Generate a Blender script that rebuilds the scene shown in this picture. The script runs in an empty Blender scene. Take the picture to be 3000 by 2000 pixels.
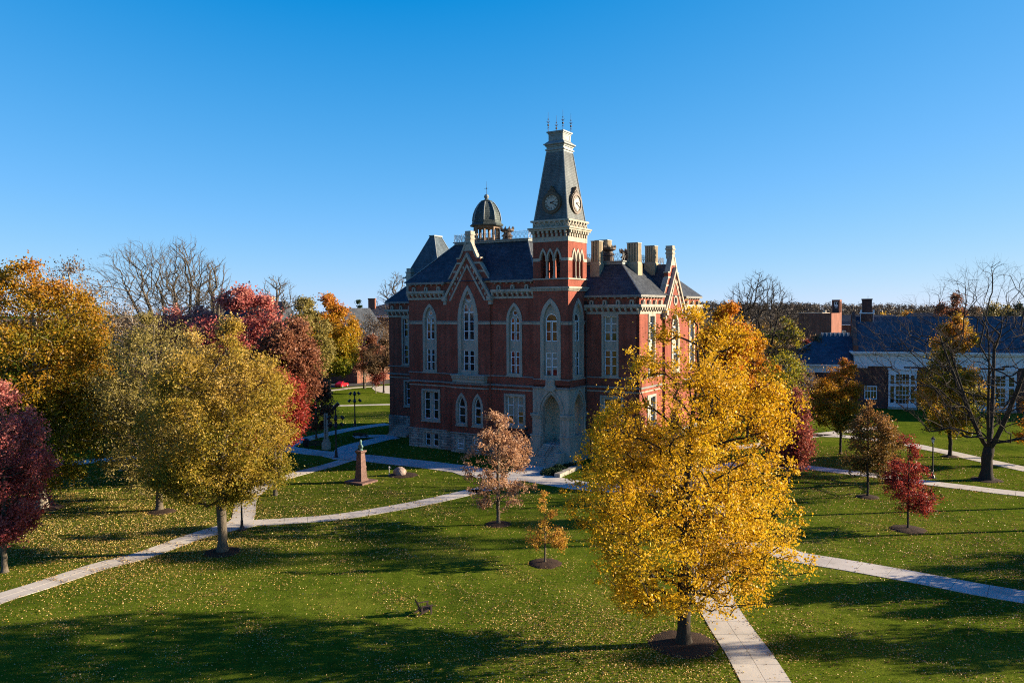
import bpy, bmesh, math, random
import numpy as np
from mathutils import Vector, Matrix
from mathutils.geometry import tessellate_polygon

S = bpy.context.scene
C = S.collection
# ------------------------------------------------------------------ camera
F, CAMH, HORY, ROLL = 2333.0, 19.0, 910.0, 0.006
pitch = math.atan((1000 - HORY) / F)
FW = np.array([0, math.cos(pitch), -math.sin(pitch)])
_up = np.array([0, math.sin(pitch), math.cos(pitch)])
_rt = np.array([1.0, 0, 0])
RT = math.cos(ROLL) * _rt - math.sin(ROLL) * _up
UP = math.sin(ROLL) * _rt + math.cos(ROLL) * _up
cam_d = bpy.data.cameras.new("camera")
cam = bpy.data.objects.new("camera", cam_d)
C.objects.link(cam)
cam_d.sensor_width = 36.0
cam_d.lens = 36.0 * F / 3000.0
cam_d.clip_end = 9000
cam_d.clip_start = 0.5
m = Matrix.Identity(4)
for i in range(3):
    m[i][0], m[i][1], m[i][2] = RT[i], UP[i], -FW[i]
m[2][3] = CAMH
cam.matrix_world = m
S.camera = cam

def G(px, py, z=0.0):
    """ground position that a photograph pixel (3000 x 2000) was measured at"""
    d = FW + RT * (px - 1500) / F - UP * (py - 1000) / F
    t = (z - CAMH) / d[2]
    return np.array([0, 0, CAMH]) + d * t

# ------------------------------------------------------------------ light
SUN_EL, SUN_AZ = math.radians(15.5), math.radians(5.5)     # azimuth from +X towards +Y
sun_dir = Vector((math.cos(SUN_EL) * math.cos(SUN_AZ), math.cos(SUN_EL) * math.sin(SUN_AZ), math.sin(SUN_EL)))
W = bpy.data.worlds.new("World"); S.world = W
W.use_nodes = True
nt = W.node_tree
bg = nt.nodes["Background"]
sky = nt.nodes.new("ShaderNodeTexSky")
sky.sky_type = 'NISHITA'
sky.sun_disc = False
sky.sun_elevation = SUN_EL
sky.sun_rotation = math.pi / 2 - SUN_AZ
sky.altitude = 250
sky.air_density = 0.5
sky.dust_density = 0.1
sky.ozone_density = 3.5
# the camera's response to the sky: deeper blue overhead, pale at the horizon
spx = nt.nodes.new("ShaderNodeSeparateColor"); cmb = nt.nodes.new("ShaderNodeCombineColor")
nt.links.new(sky.outputs[0], spx.inputs[0])
def sky_channel(k, op, arg, a, b, top):
    m1 = nt.nodes.new("ShaderNodeMath"); m1.operation = op; m1.inputs[1].default_value = arg
    m2 = nt.nodes.new("ShaderNodeMath"); m2.operation = 'MULTIPLY_ADD'; m2.inputs[1].default_value = a; m2.inputs[2].default_value = b
    m3 = nt.nodes.new("ShaderNodeMath"); m3.operation = 'MAXIMUM'; m3.inputs[1].default_value = 0.004
    m4 = nt.nodes.new("ShaderNodeMath"); m4.operation = 'MINIMUM'; m4.inputs[1].default_value = top
    nt.links.new(spx.outputs[k], m1.inputs[0]); nt.links.new(m1.outputs[0], m2.inputs[0]); nt.links.new(m2.outputs[0], m3.inputs[0]); nt.links.new(m3.outputs[0], m4.inputs[0]); nt.links.new(m4.outputs[0], cmb.inputs[k])
K = 3.95
sky_channel(0, 'POWER', 0.5, .44 * K, -.285 * K, 1.0 * K)
sky_channel(1, 'LOGARITHM', math.e, .272 * K, .288 * K, .95 * K)
sky_channel(2, 'LOGARITHM', math.e, .345 * K, .44 * K, .97 * K)
nt.links.new(cmb.outputs[0], bg.inputs[0])
bg.inputs[1].default_value = 0.08
sl = bpy.data.lights.new("sun", 'SUN')
sl.energy = 5.0
sl.angle = math.radians(0.5)
sl.color = (1.0, 0.83, 0.62)
sun = bpy.data.objects.new("sun", sl); C.objects.link(sun)
sun.rotation_euler = sun_dir.to_track_quat('Z', 'Y').to_euler()
sun.location = (60, 20, 60)
S.view_settings.view_transform = 'Standard'
S.view_settings.look = 'None'
S.view_settings.exposure = 1.7
S.view_settings.gamma = 1.0
S.cycles.use_denoising = False
S.cycles.filter_width = 1.1
S.cycles.max_bounces = 6
S.cycles.transparent_max_bounces = 6

# ------------------------------------------------------------------ materials
def new_mat(name):
    mt = bpy.data.materials.new(name); mt.use_nodes = True
    return mt, mt.node_tree, mt.node_tree.nodes["Principled BSDF"]

def N(t, kind, **kw):
    n = t.nodes.new(kind)
    for k, v in kw.items():
        setattr(n, k, v)
    return n

def ramp(t, stops, fac=None):
    r = N(t, "ShaderNodeValToRGB")
    e = r.color_ramp.elements
    while len(e) < len(stops): e.new(0.5)
    for i, (p, c) in enumerate(stops):
        e[i].position = p; e[i].color = (c[0], c[1], c[2], 1)
    if fac is not None: t.links.new(fac, r.inputs[0])
    return r

def noise_mat(name, stops, scale=2.0, detail=6, rough=0.8, bump=0.0, bscale=None, spec=0.12, metal=0.0, stretch=None):
    mt, t, b = new_mat(name)
    tc = N(t, "ShaderNodeTexCoord")
    src = tc.outputs['Object']
    if stretch:
        mp = N(t, "ShaderNodeMapping"); mp.inputs['Scale'].default_value = stretch
        t.links.new(src, mp.inputs[0]); src = mp.outputs[0]
    n = N(t, "ShaderNodeTexNoise"); n.inputs['Scale'].default_value = scale; n.inputs['Detail'].default_value = detail
    n.inputs['Roughness'].default_value = 0.65
    t.links.new(src, n.inputs[0])
    r = ramp(t, stops, n.outputs[0])
    t.links.new(r.outputs[0], b.inputs['Base Color'])
    b.inputs['Roughness'].default_value = rough
    b.inputs['Specular IOR Level'].default_value = spec
    b.inputs['Metallic'].default_value = metal
    if bump:
        n2 = N(t, "ShaderNodeTexNoise"); n2.inputs['Scale'].default_value = bscale or scale * 4; n2.inputs['Detail'].default_value = 5
        t.links.new(src, n2.inputs[0])
        bp = N(t, "ShaderNodeBump"); bp.inputs['Strength'].default_value = bump; bp.inputs['Distance'].default_value = 0.05
        t.links.new(n2.outputs[0], bp.inputs['Height']); t.links.new(bp.outputs[0], b.inputs['Normal'])
    return mt

def brick_mat(name, c1, c2, mortar, bw=0.24, rh=0.08, ms=0.012, stain=(0.72, 1.12), rough=0.85, bump=0.25, wall=True, squash=None):
    """bricks / slates / stone courses; on a wall the course runs along x+y, on a roof too"""
    mt, t, b = new_mat(name)
    tc = N(t, "ShaderNodeTexCoord")
    sx = N(t, "ShaderNodeSeparateXYZ"); t.links.new(tc.outputs['Object'], sx.inputs[0])
    ad = N(t, "ShaderNodeMath", operation='ADD'); t.links.new(sx.outputs[0], ad.inputs[0]); t.links.new(sx.outputs[1], ad.inputs[1])
    cb = N(t, "ShaderNodeCombineXYZ"); t.links.new(ad.outputs[0], cb.inputs[0]); t.links.new(sx.outputs[2], cb.inputs[1])
    br = N(t, "ShaderNodeTexBrick")
    br.inputs['Scale'].default_value = 1.0
    br.inputs['Brick Width'].default_value = bw
    br.inputs['Row Height'].default_value = rh
    br.inputs['Mortar Size'].default_value = ms
    br.inputs['Mortar Smooth'].default_value = 0.3
    br.inputs['Bias'].default_value = 0.0
    br.inputs['Color1'].default_value = (*c1, 1); br.inputs['Color2'].default_value = (*c2, 1); br.inputs['Mortar'].default_value = (*mortar, 1)
    t.links.new(cb.outputs[0], br.inputs[0])
    n = N(t, "ShaderNodeTexNoise"); n.inputs['Scale'].default_value = 0.35; n.inputs['Detail'].default_value = 8; n.inputs['Roughness'].default_value = 0.7
    t.links.new(tc.outputs['Object'], n.inputs[0])
    mr = N(t, "ShaderNodeMapRange"); mr.inputs[1].default_value = 0.3; mr.inputs[2].default_value = 0.7
    mr.inputs[3].default_value = stain[0]; mr.inputs[4].default_value = stain[1]
    t.links.new(n.outputs[0], mr.inputs[0])
    mp = N(t, "ShaderNodeMapping"); mp.inputs['Scale'].default_value = (1.1, 1.1, 0.10); t.links.new(tc.outputs['Object'], mp.inputs[0])
    ns = N(t, "ShaderNodeTexNoise"); ns.inputs['Scale'].default_value = 1.3; ns.inputs['Detail'].default_value = 6; t.links.new(mp.outputs[0], ns.inputs[0])
    ms_ = N(t, "ShaderNodeMapRange"); ms_.inputs[1].default_value = 0.35; ms_.inputs[2].default_value = 0.65; ms_.inputs[3].default_value = 0.78; ms_.inputs[4].default_value = 1.12
    t.links.new(ns.outputs[0], ms_.inputs[0])
    mm = N(t, "ShaderNodeMath", operation='MULTIPLY'); t.links.new(mr.outputs[0], mm.inputs[0]); t.links.new(ms_.outputs[0], mm.inputs[1])
    mx = N(t, "ShaderNodeVectorMath", operation='SCALE')
    t.links.new(br.outputs[0], mx.inputs[0]); t.links.new(mm.outputs[0], mx.inputs['Scale'])
    t.links.new(mx.outputs[0], b.inputs['Base Color'])
    b.inputs['Roughness'].default_value = rough
    b.inputs['Specular IOR Level'].default_value = 0.1
    if bump:
        n2 = N(t, "ShaderNodeTexNoise"); n2.inputs['Scale'].default_value = 6; n2.inputs['Detail'].default_value = 6
        t.links.new(tc.outputs['Object'], n2.inputs[0])
        a2 = N(t, "ShaderNodeMath", operation='SUBTRACT'); t.links.new(n2.outputs[0], a2.inputs[0]); t.links.new(br.outputs[1], a2.inputs[1])
        bp = N(t, "ShaderNodeBump"); bp.inputs['Strength'].default_value = bump; bp.inputs['Distance'].default_value = 0.04
        t.links.new(a2.outputs[0], bp.inputs['Height']); t.links.new(bp.outputs[0], b.inputs['Normal'])
    return mt

def plain(name, col, rough=0.6, metal=0.0, spec=0.4):
    d = tuple(max(0, c * 0.82) for c in col); e = tuple(min(1, c * 1.15) for c in col)
    return noise_mat(name, [(0.3, d), (0.7, e)], scale=3.0, rough=rough, metal=metal, spec=spec)

M = {}
M['brick'] = brick_mat('red_brick', (0.285, 0.074, 0.045), (0.205, 0.053, 0.034), (0.18, 0.095, 0.07), ms=0.008, stain=(0.68, 1.25))
M['far_brick'] = brick_mat('dark_brick', (0.13, 0.045, 0.034), (0.10, 0.034, 0.028), (0.15, 0.11, 0.09))
M['pink_brick'] = brick_mat('orange_brick', (0.25, 0.085, 0.05), (0.20, 0.07, 0.042), (0.2, 0.13, 0.1))
M['stone'] = noise_mat('limestone', [(0.25, (0.16, 0.145, 0.112)), (0.48, (0.32, 0.29, 0.23)), (0.8, (0.40, 0.365, 0.29))], scale=1.1, detail=9, rough=0.9, bump=0.25, bscale=9, stretch=(1.3, 1.3, 0.35))
M['rubble'] = brick_mat('rock_faced_limestone', (0.42, 0.39, 0.33), (0.24, 0.225, 0.195), (0.08, 0.075, 0.07), bw=1.0, rh=0.36, ms=0.03, bump=0.9, stain=(0.5, 1.15))
M['slate'] = brick_mat('grey_slate', (0.060, 0.068, 0.076), (0.038, 0.043, 0.05), (0.022, 0.024, 0.028), bw=0.3, rh=0.2, ms=0.012, rough=0.55, bump=0.3, stain=(0.75, 1.25))
M['blue_slate'] = brick_mat('blue_grey_slate', (0.080, 0.105, 0.12), (0.055, 0.075, 0.088), (0.035, 0.045, 0.05), bw=0.4, rh=0.25, ms=0.014, rough=0.5, bump=0.3, stain=(0.75, 1.25))
M['pale_slate'] = brick_mat('weathered_slate', (0.125, 0.14, 0.138), (0.085, 0.098, 0.098), (0.045, 0.05, 0.05), bw=0.3, rh=0.2, ms=0.014, rough=0.5, bump=0.35, stain=(0.7, 1.25))
M['lead'] = noise_mat('weathered_lead', [(0.3, (0.14, 0.155, 0.15)), (0.7, (0.27, 0.285, 0.27))], scale=2.5, rough=0.55, metal=0.2, bump=0.1)
M['gutter'] = noise_mat('painted_gutter', [(0.3, (0.13, 0.13, 0.118)), (0.7, (0.24, 0.235, 0.21))], scale=2.0, rough=0.7)
M['dome'] = brick_mat('dome_scales', (0.085, 0.105, 0.098), (0.05, 0.065, 0.062), (0.03, 0.036, 0.035), bw=0.35, rh=0.3, ms=0.03, rough=0.55, bump=0.4, stain=(0.6, 1.4))
M['iron'] = plain('black_iron', (0.014, 0.014, 0.016), rough=0.45)
M['rust_iron'] = plain('rusty_iron', (0.075, 0.05, 0.035), rough=0.7)
M['brown_wood'] = plain('cupola_wood', (0.16, 0.10, 0.06), rough=0.7)
M['frame'] = plain('white_window_paint', (0.72, 0.80, 0.86), rough=0.5)
M['white'] = plain('white_trim_paint', (0.66, 0.68, 0.68), rough=0.5)
M['tan_stone'] = noise_mat('tan_chimney_stone', [(0.3, (0.24, 0.195, 0.125)), (0.7, (0.36, 0.295, 0.20))], scale=1.4, rough=0.9, bump=0.2)
M['dial'] = plain('clock_dial', (0.36, 0.33, 0.27), rough=0.5)
M['dial_ring'] = plain('clock_surround', (0.085, 0.055, 0.03), rough=0.55)
M['black'] = plain('black_paint', (0.012, 0.012, 0.014), rough=0.5)
M['plaster'] = noise_mat('porch_wall', [(0.3, (0.55, 0.47, 0.36)), (0.7, (0.66, 0.58, 0.46))], scale=1.5, rough=0.9)
M['dark_in'] = plain('dark_room', (0.02, 0.018, 0.016), rough=0.9)
M['concrete'] = noise_mat('pale_concrete', [(0.25, (0.31, 0.28, 0.23)), (0.5, (0.47, 0.43, 0.36)), (0.8, (0.57, 0.525, 0.445))], scale=0.45, detail=11, rough=0.9, bump=0.1, bscale=14)
M['joint'] = plain('path_joint', (0.13, 0.12, 0.10), rough=0.95)
M['asphalt'] = noise_mat('asphalt', [(0.3, (0.055, 0.055, 0.056)), (0.7, (0.085, 0.083, 0.08))], scale=0.8, rough=0.9, bump=0.2, bscale=20)
M['mulch'] = noise_mat('bark_mulch', [(0.3, (0.025, 0.016, 0.011)), (0.6, (0.055, 0.036, 0.025)), (0.8, (0.10, 0.07, 0.05))], scale=9, rough=0.95, bump=1.0, bscale=16)
M['bark'] = noise_mat('grey_bark', [(0.3, (0.055, 0.044, 0.032)), (0.7, (0.15, 0.125, 0.09))], scale=3.0, rough=0.95, bump=0.9, bscale=7, stretch=(4, 4, 0.7))
M['dark_bark'] = noise_mat('dark_bark', [(0.3, (0.020, 0.017, 0.014)), (0.7, (0.058, 0.048, 0.037))], scale=3.0, rough=0.95, bump=0.9, bscale=7, stretch=(4, 4, 0.7))
M['pale_bark'] = noise_mat('pale_bark', [(0.3, (0.16, 0.13, 0.095)), (0.7, (0.34, 0.29, 0.22))], scale=2.0, rough=0.95)
M['granite'] = noise_mat('red_granite', [(0.3, (0.10, 0.058, 0.045)), (0.7, (0.20, 0.12, 0.095))], scale=4, rough=0.75, bump=0.2)
M['bronze'] = noise_mat('green_bronze', [(0.3, (0.06, 0.12, 0.10)), (0.7, (0.16, 0.25, 0.21))], scale=6, rough=0.6, metal=0.3)
M['boulder'] = noise_mat('pink_boulder', [(0.3, (0.17, 0.125, 0.10)), (0.7, (0.34, 0.265, 0.215))], scale=3, rough=0.9, bump=0.9, bscale=5)
M['old_wood'] = noise_mat('weathered_wood', [(0.3, (0.025, 0.018, 0.015)), (0.7, (0.07, 0.05, 0.04))], scale=5, rough=0.8, stretch=(1, 1, 8))
M['car_red'] = plain('red_car_paint', (0.55, 0.012, 0.02), rough=0.22, spec=0.7)
M['tyre'] = plain('tyre_rubber', (0.015, 0.015, 0.015), rough=0.9)
M['alloy'] = plain('alloy_wheel', (0.55, 0.55, 0.56), rough=0.35, metal=0.7)
M['lamp_glass'] = plain('frosted_lantern_glass', (0.62, 0.62, 0.58), rough=0.3)
M['blue_sign'] = plain('blue_sign_paint', (0.10, 0.19, 0.42), rough=0.5)
M['skin'] = plain('skin', (0.45, 0.28, 0.2), rough=0.6)
M['dark_cloth'] = plain('dark_cloth', (0.02, 0.022, 0.03), rough=0.9)
mt, t, b = new_mat('window_glass')
b.inputs['Base Color'].default_value = (0.012, 0.014, 0.016, 1); b.inputs['Roughness'].default_value = 0.06
b.inputs['Specular IOR Level'].default_value = 1.0
tc = N(t, "ShaderNodeTexCoord"); n = N(t, "ShaderNodeTexNoise"); n.inputs['Scale'].default_value = 0.9
t.links.new(tc.outputs['Object'], n.inputs[0])
bp = N(t, "ShaderNodeBump"); bp.inputs['Strength'].default_value = 0.15; bp.inputs['Distance'].default_value = 0.05
t.links.new(n.outputs[0], bp.inputs['Height']); t.links.new(bp.outputs[0], b.inputs['Normal'])
r = ramp(t, [(0.42, (0.010, 0.011, 0.012)), (0.62, (0.05, 0.045, 0.035))], n.outputs[0]); t.links.new(r.outputs[0], b.inputs['Base Color'])
M['glass'] = mt
M['blind'] = noise_mat('window_blind', [(0.3, (0.22, 0.20, 0.15)), (0.7, (0.32, 0.29, 0.22))], scale=1.5, rough=0.6)

def grass_mat():
    mt, t, b = new_mat('lawn_grass')
    tc = N(t, "ShaderNodeTexCoord")
    def noise(sc, det=6, rg=0.65):
        n = N(t, "ShaderNodeTexNoise"); n.inputs['Scale'].default_value = sc; n.inputs['Detail'].default_value = det; n.inputs['Roughness'].default_value = rg
        t.links.new(tc.outputs['Object'], n.inputs[0]); return n
    big = noise(0.11, 7, 0.7); mid = noise(0.9, 8, 0.75); fine = noise(9.0, 6, 0.8)
    r1 = ramp(t, [(0.32, (0.044, 0.070, 0.007)), (0.5, (0.070, 0.102, 0.009)), (0.68, (0.115, 0.135, 0.016))], big.outputs[0])
    r2 = ramp(t, [(0.3, (0.55, 0.6, 0.5)), (0.5, (1, 1, 1)), (0.72, (1.45, 1.35, 1.3))], mid.outputs[0])
    r3 = ramp(t, [(0.28, (0.35, 0.4, 0.3)), (0.5, (1, 1, 1)), (0.72, (1.8, 1.65, 1.5))], fine.outputs[0])
    m1 = N(t, "ShaderNodeMix", data_type='RGBA', blend_type='MULTIPLY'); m1.inputs[0].default_value = 1.0
    t.links.new(r1.outputs[0], m1.inputs[6]); t.links.new(r2.outputs[0], m1.inputs[7])
    m2 = N(t, "ShaderNodeMix", data_type='RGBA', blend_type='MULTIPLY'); m2.inputs[0].default_value = 1.0
    t.links.new(m1.outputs[2], m2.inputs[6]); t.links.new(r3.outputs[0], m2.inputs[7])
    t.links.new(m2.outputs[2], b.inputs['Base Color'])
    b.inputs['Roughness'].default_value = 1.0; b.inputs['Specular IOR Level'].default_value = 0.0
    bp = N(t, "ShaderNodeBump"); bp.inputs['Strength'].default_value = 0.7; bp.inputs['Distance'].default_value = 0.08
    t.links.new(fine.outputs[0], bp.inputs['Height']); t.links.new(bp.outputs[0], b.inputs['Normal'])
    return mt
M['grass'] = grass_mat()

def leaf_mat(name, cols, trans=0.40):
    mt, t, b = new_mat(name)
    at = N(t, "ShaderNodeAttribute"); at.attribute_name = 'tint'
    n = len(cols)
    r = ramp(t, [(i / (n - 1), c) for i, c in enumerate(cols)], at.outputs['Fac'])
    t.links.new(r.outputs[0], b.inputs['Base Color'])
    b.inputs['Roughness'].default_value = 0.5; b.inputs['Specular IOR Level'].default_value = 0.18
    tr = N(t, "ShaderNodeBsdfTranslucent"); t.links.new(r.outputs[0], tr.inputs[0])
    mx = N(t, "ShaderNodeMixShader"); mx.inputs[0].default_value = trans
    t.links.new(b.outputs[0], mx.inputs[1]); t.links.new(tr.outputs[0], mx.inputs[2])
    t.links.new(mx.outputs[0], t.nodes['Material Output'].inputs[0])
    return mt

# ------------------------------------------------------------------ mesh helpers
def tag(o, label=None, cat=None, group=None, kind=None):
    if label: o['label'] = label
    if cat: o['category'] = cat
    if group: o['group'] = group
    if kind: o['kind'] = kind
    return o

def thing(name, label, cat, loc=(0, 0, 0), rz=0.0, group=None):
    o = bpy.data.objects.new(name, None); C.objects.link(o)
    o.empty_display_size = 0.3
    o.location = loc; o.rotation_euler = (0, 0, rz)
    return tag(o, label, cat, group)

def link_mesh(name, me, mat, parent=None):
    o = bpy.data.objects.new(name, me); C.objects.link(o)
    if mat: me.materials.append(mat)
    if parent: o.parent = parent
    return o

class MB:
    def __init__(s): s.v = []; s.f = []; s.c = []
    def add(s, vs, fs):
        b = len(s.v); s.c.append((b, len(vs), len(s.f), len(fs))); s.v += [tuple(map(float, p)) for p in vs]; s.f += [tuple(i + b for i in f) for f in fs]; return s
    def box(s, x0, y0, z0, x1, y1, z1):
        if x0 > x1: x0, x1 = x1, x0
        if y0 > y1: y0, y1 = y1, y0
        if z0 > z1: z0, z1 = z1, z0
        return s.add([(x0, y0, z0), (x1, y0, z0), (x1, y1, z0), (x0, y1, z0), (x0, y0, z1), (x1, y0, z1), (x1, y1, z1), (x0, y1, z1)],
                     [(0, 3, 2, 1), (4, 5, 6, 7), (0, 1, 5, 4), (1, 2, 6, 5), (2, 3, 7, 6), (3, 0, 4, 7)])
    def pbox(s, pl, a0, a1, z0, z1, d0, d1):
        p, q = PM(pl, a0, z0, d0), PM(pl, a1, z1, d1)
        return s.box(*p, *q)
    def frustum(s, a, za, b, zb):
        """a, b = (x0, y0, x1, y1)"""
        return s.add([(a[0], a[1], za), (a[2], a[1], za), (a[2], a[3], za), (a[0], a[3], za), (b[0], b[1], zb), (b[2], b[1], zb), (b[2], b[3], zb), (b[0], b[3], zb)],
                     [(0, 3, 2, 1), (4, 5, 6, 7), (0, 1, 5, 4), (1, 2, 6, 5), (2, 3, 7, 6), (3, 0, 4, 7)])
    def plate(s, pl, outer, holes, d0, d1):
        """flat plate with holes, extruded from depth d0 to d1"""
        loops = [outer] + list(holes)
        flat = [p for l in loops for p in l]
        tris = tessellate_polygon([[Vector((p[0], p[1], 0)) for p in l] for l in loops])
        n = len(flat)
        vs = [PM(pl, p[0], p[1], d0) for p in flat] + [PM(pl, p[0], p[1], d1) for p in flat]
        fs = [tuple(t) for t in tris] + [tuple(i + n for i in reversed(t)) for t in tris]
        k = 0
        for l in loops:
            q = len(l)
            for i in range(q):
                j = (i + 1) % q
                fs.append((k + i, k + j, k + j + n, k + i + n))
            k += q
        return s.add(vs, fs)
    def tube(s, p, q, r0, r1=None, k=6):
        r1 = r0 if r1 is None else r1
        p, q = Vector(p), Vector(q); d = (q - p)
        if d.length < 1e-6: return s
        d.normalize(); a = d.orthogonal().normalized(); b = d.cross(a)
        vs = []
        for c, r in ((p, r0), (q, r1)):
            for i in range(k):
                an = 2 * math.pi * i / k
                vs.append(c + (a * math.cos(an) + b * math.sin(an)) * r)
        fs = [(i, (i + 1) % k, (i + 1) % k + k, i + k) for i in range(k)] + [tuple(range(k))[::-1], tuple(range(k, 2 * k))]
        return s.add(vs, fs)
    def lathe(s, prof, cx=0, cy=0, k=12, phase=0.0):
        vs = []; fs = []
        for r, z in prof:
            for i in range(k):
                a = 2 * math.pi * i / k + phase
                vs.append((cx + r * math.cos(a), cy + r * math.sin(a), z))
        for j in range(len(prof) - 1):
            for i in range(k):
                fs.append((j * k + i, j * k + (i + 1) % k, (j + 1) * k + (i + 1) % k, (j + 1) * k + i))
        fs.append(tuple(range(k))[::-1]); fs.append(tuple(range((len(prof) - 1) * k, len(prof) * k)))
        return s.add(vs, fs)
    def pieces(s, tol=0.04):
        """the clusters of touching shapes, each as a builder of its own"""
        bb = []
        for b, n, _, _ in s.c:
            a = np.array(s.v[b:b + n]); bb.append((a.min(0) - tol, a.max(0) + tol))
        par = list(range(len(bb)))
        def root(i):
            while par[i] != i: i = par[i]
            return i
        lo = np.array([q[0] for q in bb]); hi = np.array([q[1] for q in bb])
        for i in range(len(bb)):
            for j in np.where(((lo[i] <= hi) & (hi[i] >= lo)).all(1))[0]:
                a, b = root(i), root(int(j))
                if a != b: par[b] = a
        out = {}
        for i, (b, n, f0, nf) in enumerate(s.c):
            q = out.setdefault(root(i), MB()); q.add(s.v[b:b + n], [tuple(k - b for k in f) for f in s.f[f0:f0 + nf]])
        return list(out.values())
    def build(s, name, mat, parent=None, smooth=False, fix=True):
        me = bpy.data.meshes.new(name)
        me.from_pydata(s.v, [], s.f)
        if fix:
            bm = bmesh.new(); bm.from_mesh(me); bmesh.ops.recalc_face_normals(bm, faces=bm.faces); bm.to_mesh(me); bm.free()
        if smooth:
            for p in me.polygons: p.use_smooth = True
        me.update()
        return link_mesh(name, me, mat, parent)

def PM(pl, a, z, d):
    return (a, d, z) if pl == 'F' else ((d, a, z) if pl == 'R' else (a, z, d))

def arch(a0, a1, zs, za, n=7):
    """pointed arch from (a0, zs) over the apex to (a1, zs)"""
    w = (a1 - a0) / 2; h = za - zs; R = (w * w + h * h) / (2 * w)
    cx = a0 + R; t1 = math.atan2(h, a0 + w - cx)
    L = [(cx + R * math.cos(math.pi + (t1 - math.pi) * i / n), zs + R * math.sin(math.pi + (t1 - math.pi) * i / n)) for i in range(n + 1)]
    return L + [(a0 + a1 - x, z) for x, z in reversed(L[:-1])]

def rect(a0, a1, z0, z1): return [(a0, z0), (a0, z1), (a1, z1), (a1, z0)]
def gothic(a0, a1, z0, zs, za, n=7): return [(a0, z0)] + arch(a0, a1, zs, za, n) + [(a1, z0)]
def circle(a, z, r, n=14): return [(a + r * math.cos(2 * math.pi * i / n), z + r * math.sin(2 * math.pi * i / n)) for i in range(n)]

# ------------------------------------------------------------------ ground, paths, road
gm = MB()
gm.add([(-4200, -400, 0), (4200, -400, 0), (4200, 6500, 0), (-4200, 6500, 0)], [(0, 1, 2, 3)])
tag(gm.build('ground', M['grass'], fix=False), kind='structure')

def smooth_line(pts, step=1.0):
    pts = [np.array(p[:2], float) for p in pts]
    P = [2 * pts[0] - pts[1]] + pts + [2 * pts[-1] - pts[-2]]
    out = []
    for i in range(1, len(P) - 2):
        n = max(2, int(np.linalg.norm(P[i + 1] - P[i]) / step))
        for k in range(n):
            t = k / n
            out.append(0.5 * (2 * P[i] + (P[i + 1] - P[i - 1]) * t + (2 * P[i - 1] - 5 * P[i] + 4 * P[i + 1] - P[i + 2]) * t * t + (3 * P[i] - P[i - 1] - 3 * P[i + 1] + P[i + 2]) * t ** 3))
    out.append(P[-2])
    return out

def arclen(L):
    d = [0.0]
    for i in range(1, len(L)): d.append(d[-1] + float(np.linalg.norm(L[i] - L[i - 1])))
    return np.array(d)

def strip(mb, L, w0, w1, z0, z1, s0=None, s1=None, sub=3):
    """slab of path between lateral offsets w0 and w1, from arc length s0 to s1"""
    D = arclen(L); A = np.array(L)
    s0 = 0 if s0 is None else s0; s1 = D[-1] if s1 is None else s1
    ss = np.linspace(s0, s1, sub + 1)
    at = lambda s: np.array([np.interp(s, D, A[:, 0]), np.interp(s, D, A[:, 1])])
    vs = []; fs = []
    for s in ss:
        t = at(min(s + 0.3, D[-1])) - at(max(s - 0.3, 0)); t /= max(1e-6, np.linalg.norm(t)); nrm = np.array([-t[1], t[0]]); p = at(s)
        for w, z in ((w0, z0), (w1, z0), (w1, z1), (w0, z1)):
            q = p + nrm * w; vs.append((q[0], q[1], z))
    for i in range(sub):
        a, b = i * 4, i * 4 + 4
        for k in range(4): fs.append((a + k, a + (k + 1) % 4, b + (k + 1) % 4, b + k))
    fs.append((0, 1, 2, 3)); fs.append((sub * 4 + 3, sub * 4 + 2, sub * 4 + 1, sub * 4))
    mb.add(vs, fs)

PATHS = []
def path(pts, width, z=0.0, slab=2.0, two=True, mat='concrete', name='path', joints=True):
    L = smooth_line(pts); D = arclen(L)[-1]
    PATHS.append((L, width))
    bed = MB(); n = max(2, int(D))
    strip(bed, L, -width / 2, width / 2, -0.05, 0.012 + z, sub=n)
    if not joints:
        tag(bed.build(name, M[mat]), kind='structure'); return
    o = tag(bed.build(name, M['joint']), kind='structure')
    mb = MB(); k = max(1, int(round(D / slab))); g = 0.016
    for i in range(k):
        a, b = D * i / k + g, D * (i + 1) / k - g
        if two:
            strip(mb, L, -width / 2, -g * 0.7, 0.0, 0.03 + z, a, b); strip(mb, L, g * 0.7, width / 2, 0.0, 0.03 + z, a, b)
        else:
            strip(mb, L, -width / 2, width / 2, 0.0, 0.03 + z, a, b)
    mb.build('path_slabs', M[mat], o)

cz = lambda x, y: G(x / 2.851, 1250 + y / 2.851)
cy2 = lambda x, y: G(700 + x / 2.851, 1150 + y / 2.851)
cy3 = lambda x, y: G(1300 + x / 2.852, 1150 + y / 2.852)
c4p = lambda x, y: G(1600 + x / 1.4256, 900 + y / 1.4256)
cr = lambda x, y: G(2300 + x / 2.09, 1250 + y / 2.09)
c9 = lambda x, y: G(950 + x / 3.92, 840 + y / 3.92)
path([cz(-260, 1530), cz(0, 1430), cz(197, 1370), cz(332, 1328), cz(610, 1236), cz(880, 1150), cz(1170, 1080), cz(1450, 980), cz(1680, 898), cz(1880, 838), cz(2020, 780), cy2(60, 905), cy2(125, 830), cy2(212, 780), cy2(335, 722), cy2(540, 662), cy2(740, 612), cy2(890, 565)], 2.05)
path([cz(1640, 912), cz(1880, 855), cz(2060, 815), cy2(130, 1085), cy2(250, 1082), cy2(400, 1072), cy2(580, 1060), cy2(760, 1045), cy2(980, 1016), cy2(1200, 980), cy2(1400, 945), cy2(1600, 905), cy2(1800, 860), cy2(1980, 818), cy3(250, 828), cy3(400, 785), cy3(560, 730)], 2.1, z=0.004, two=False)
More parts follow.
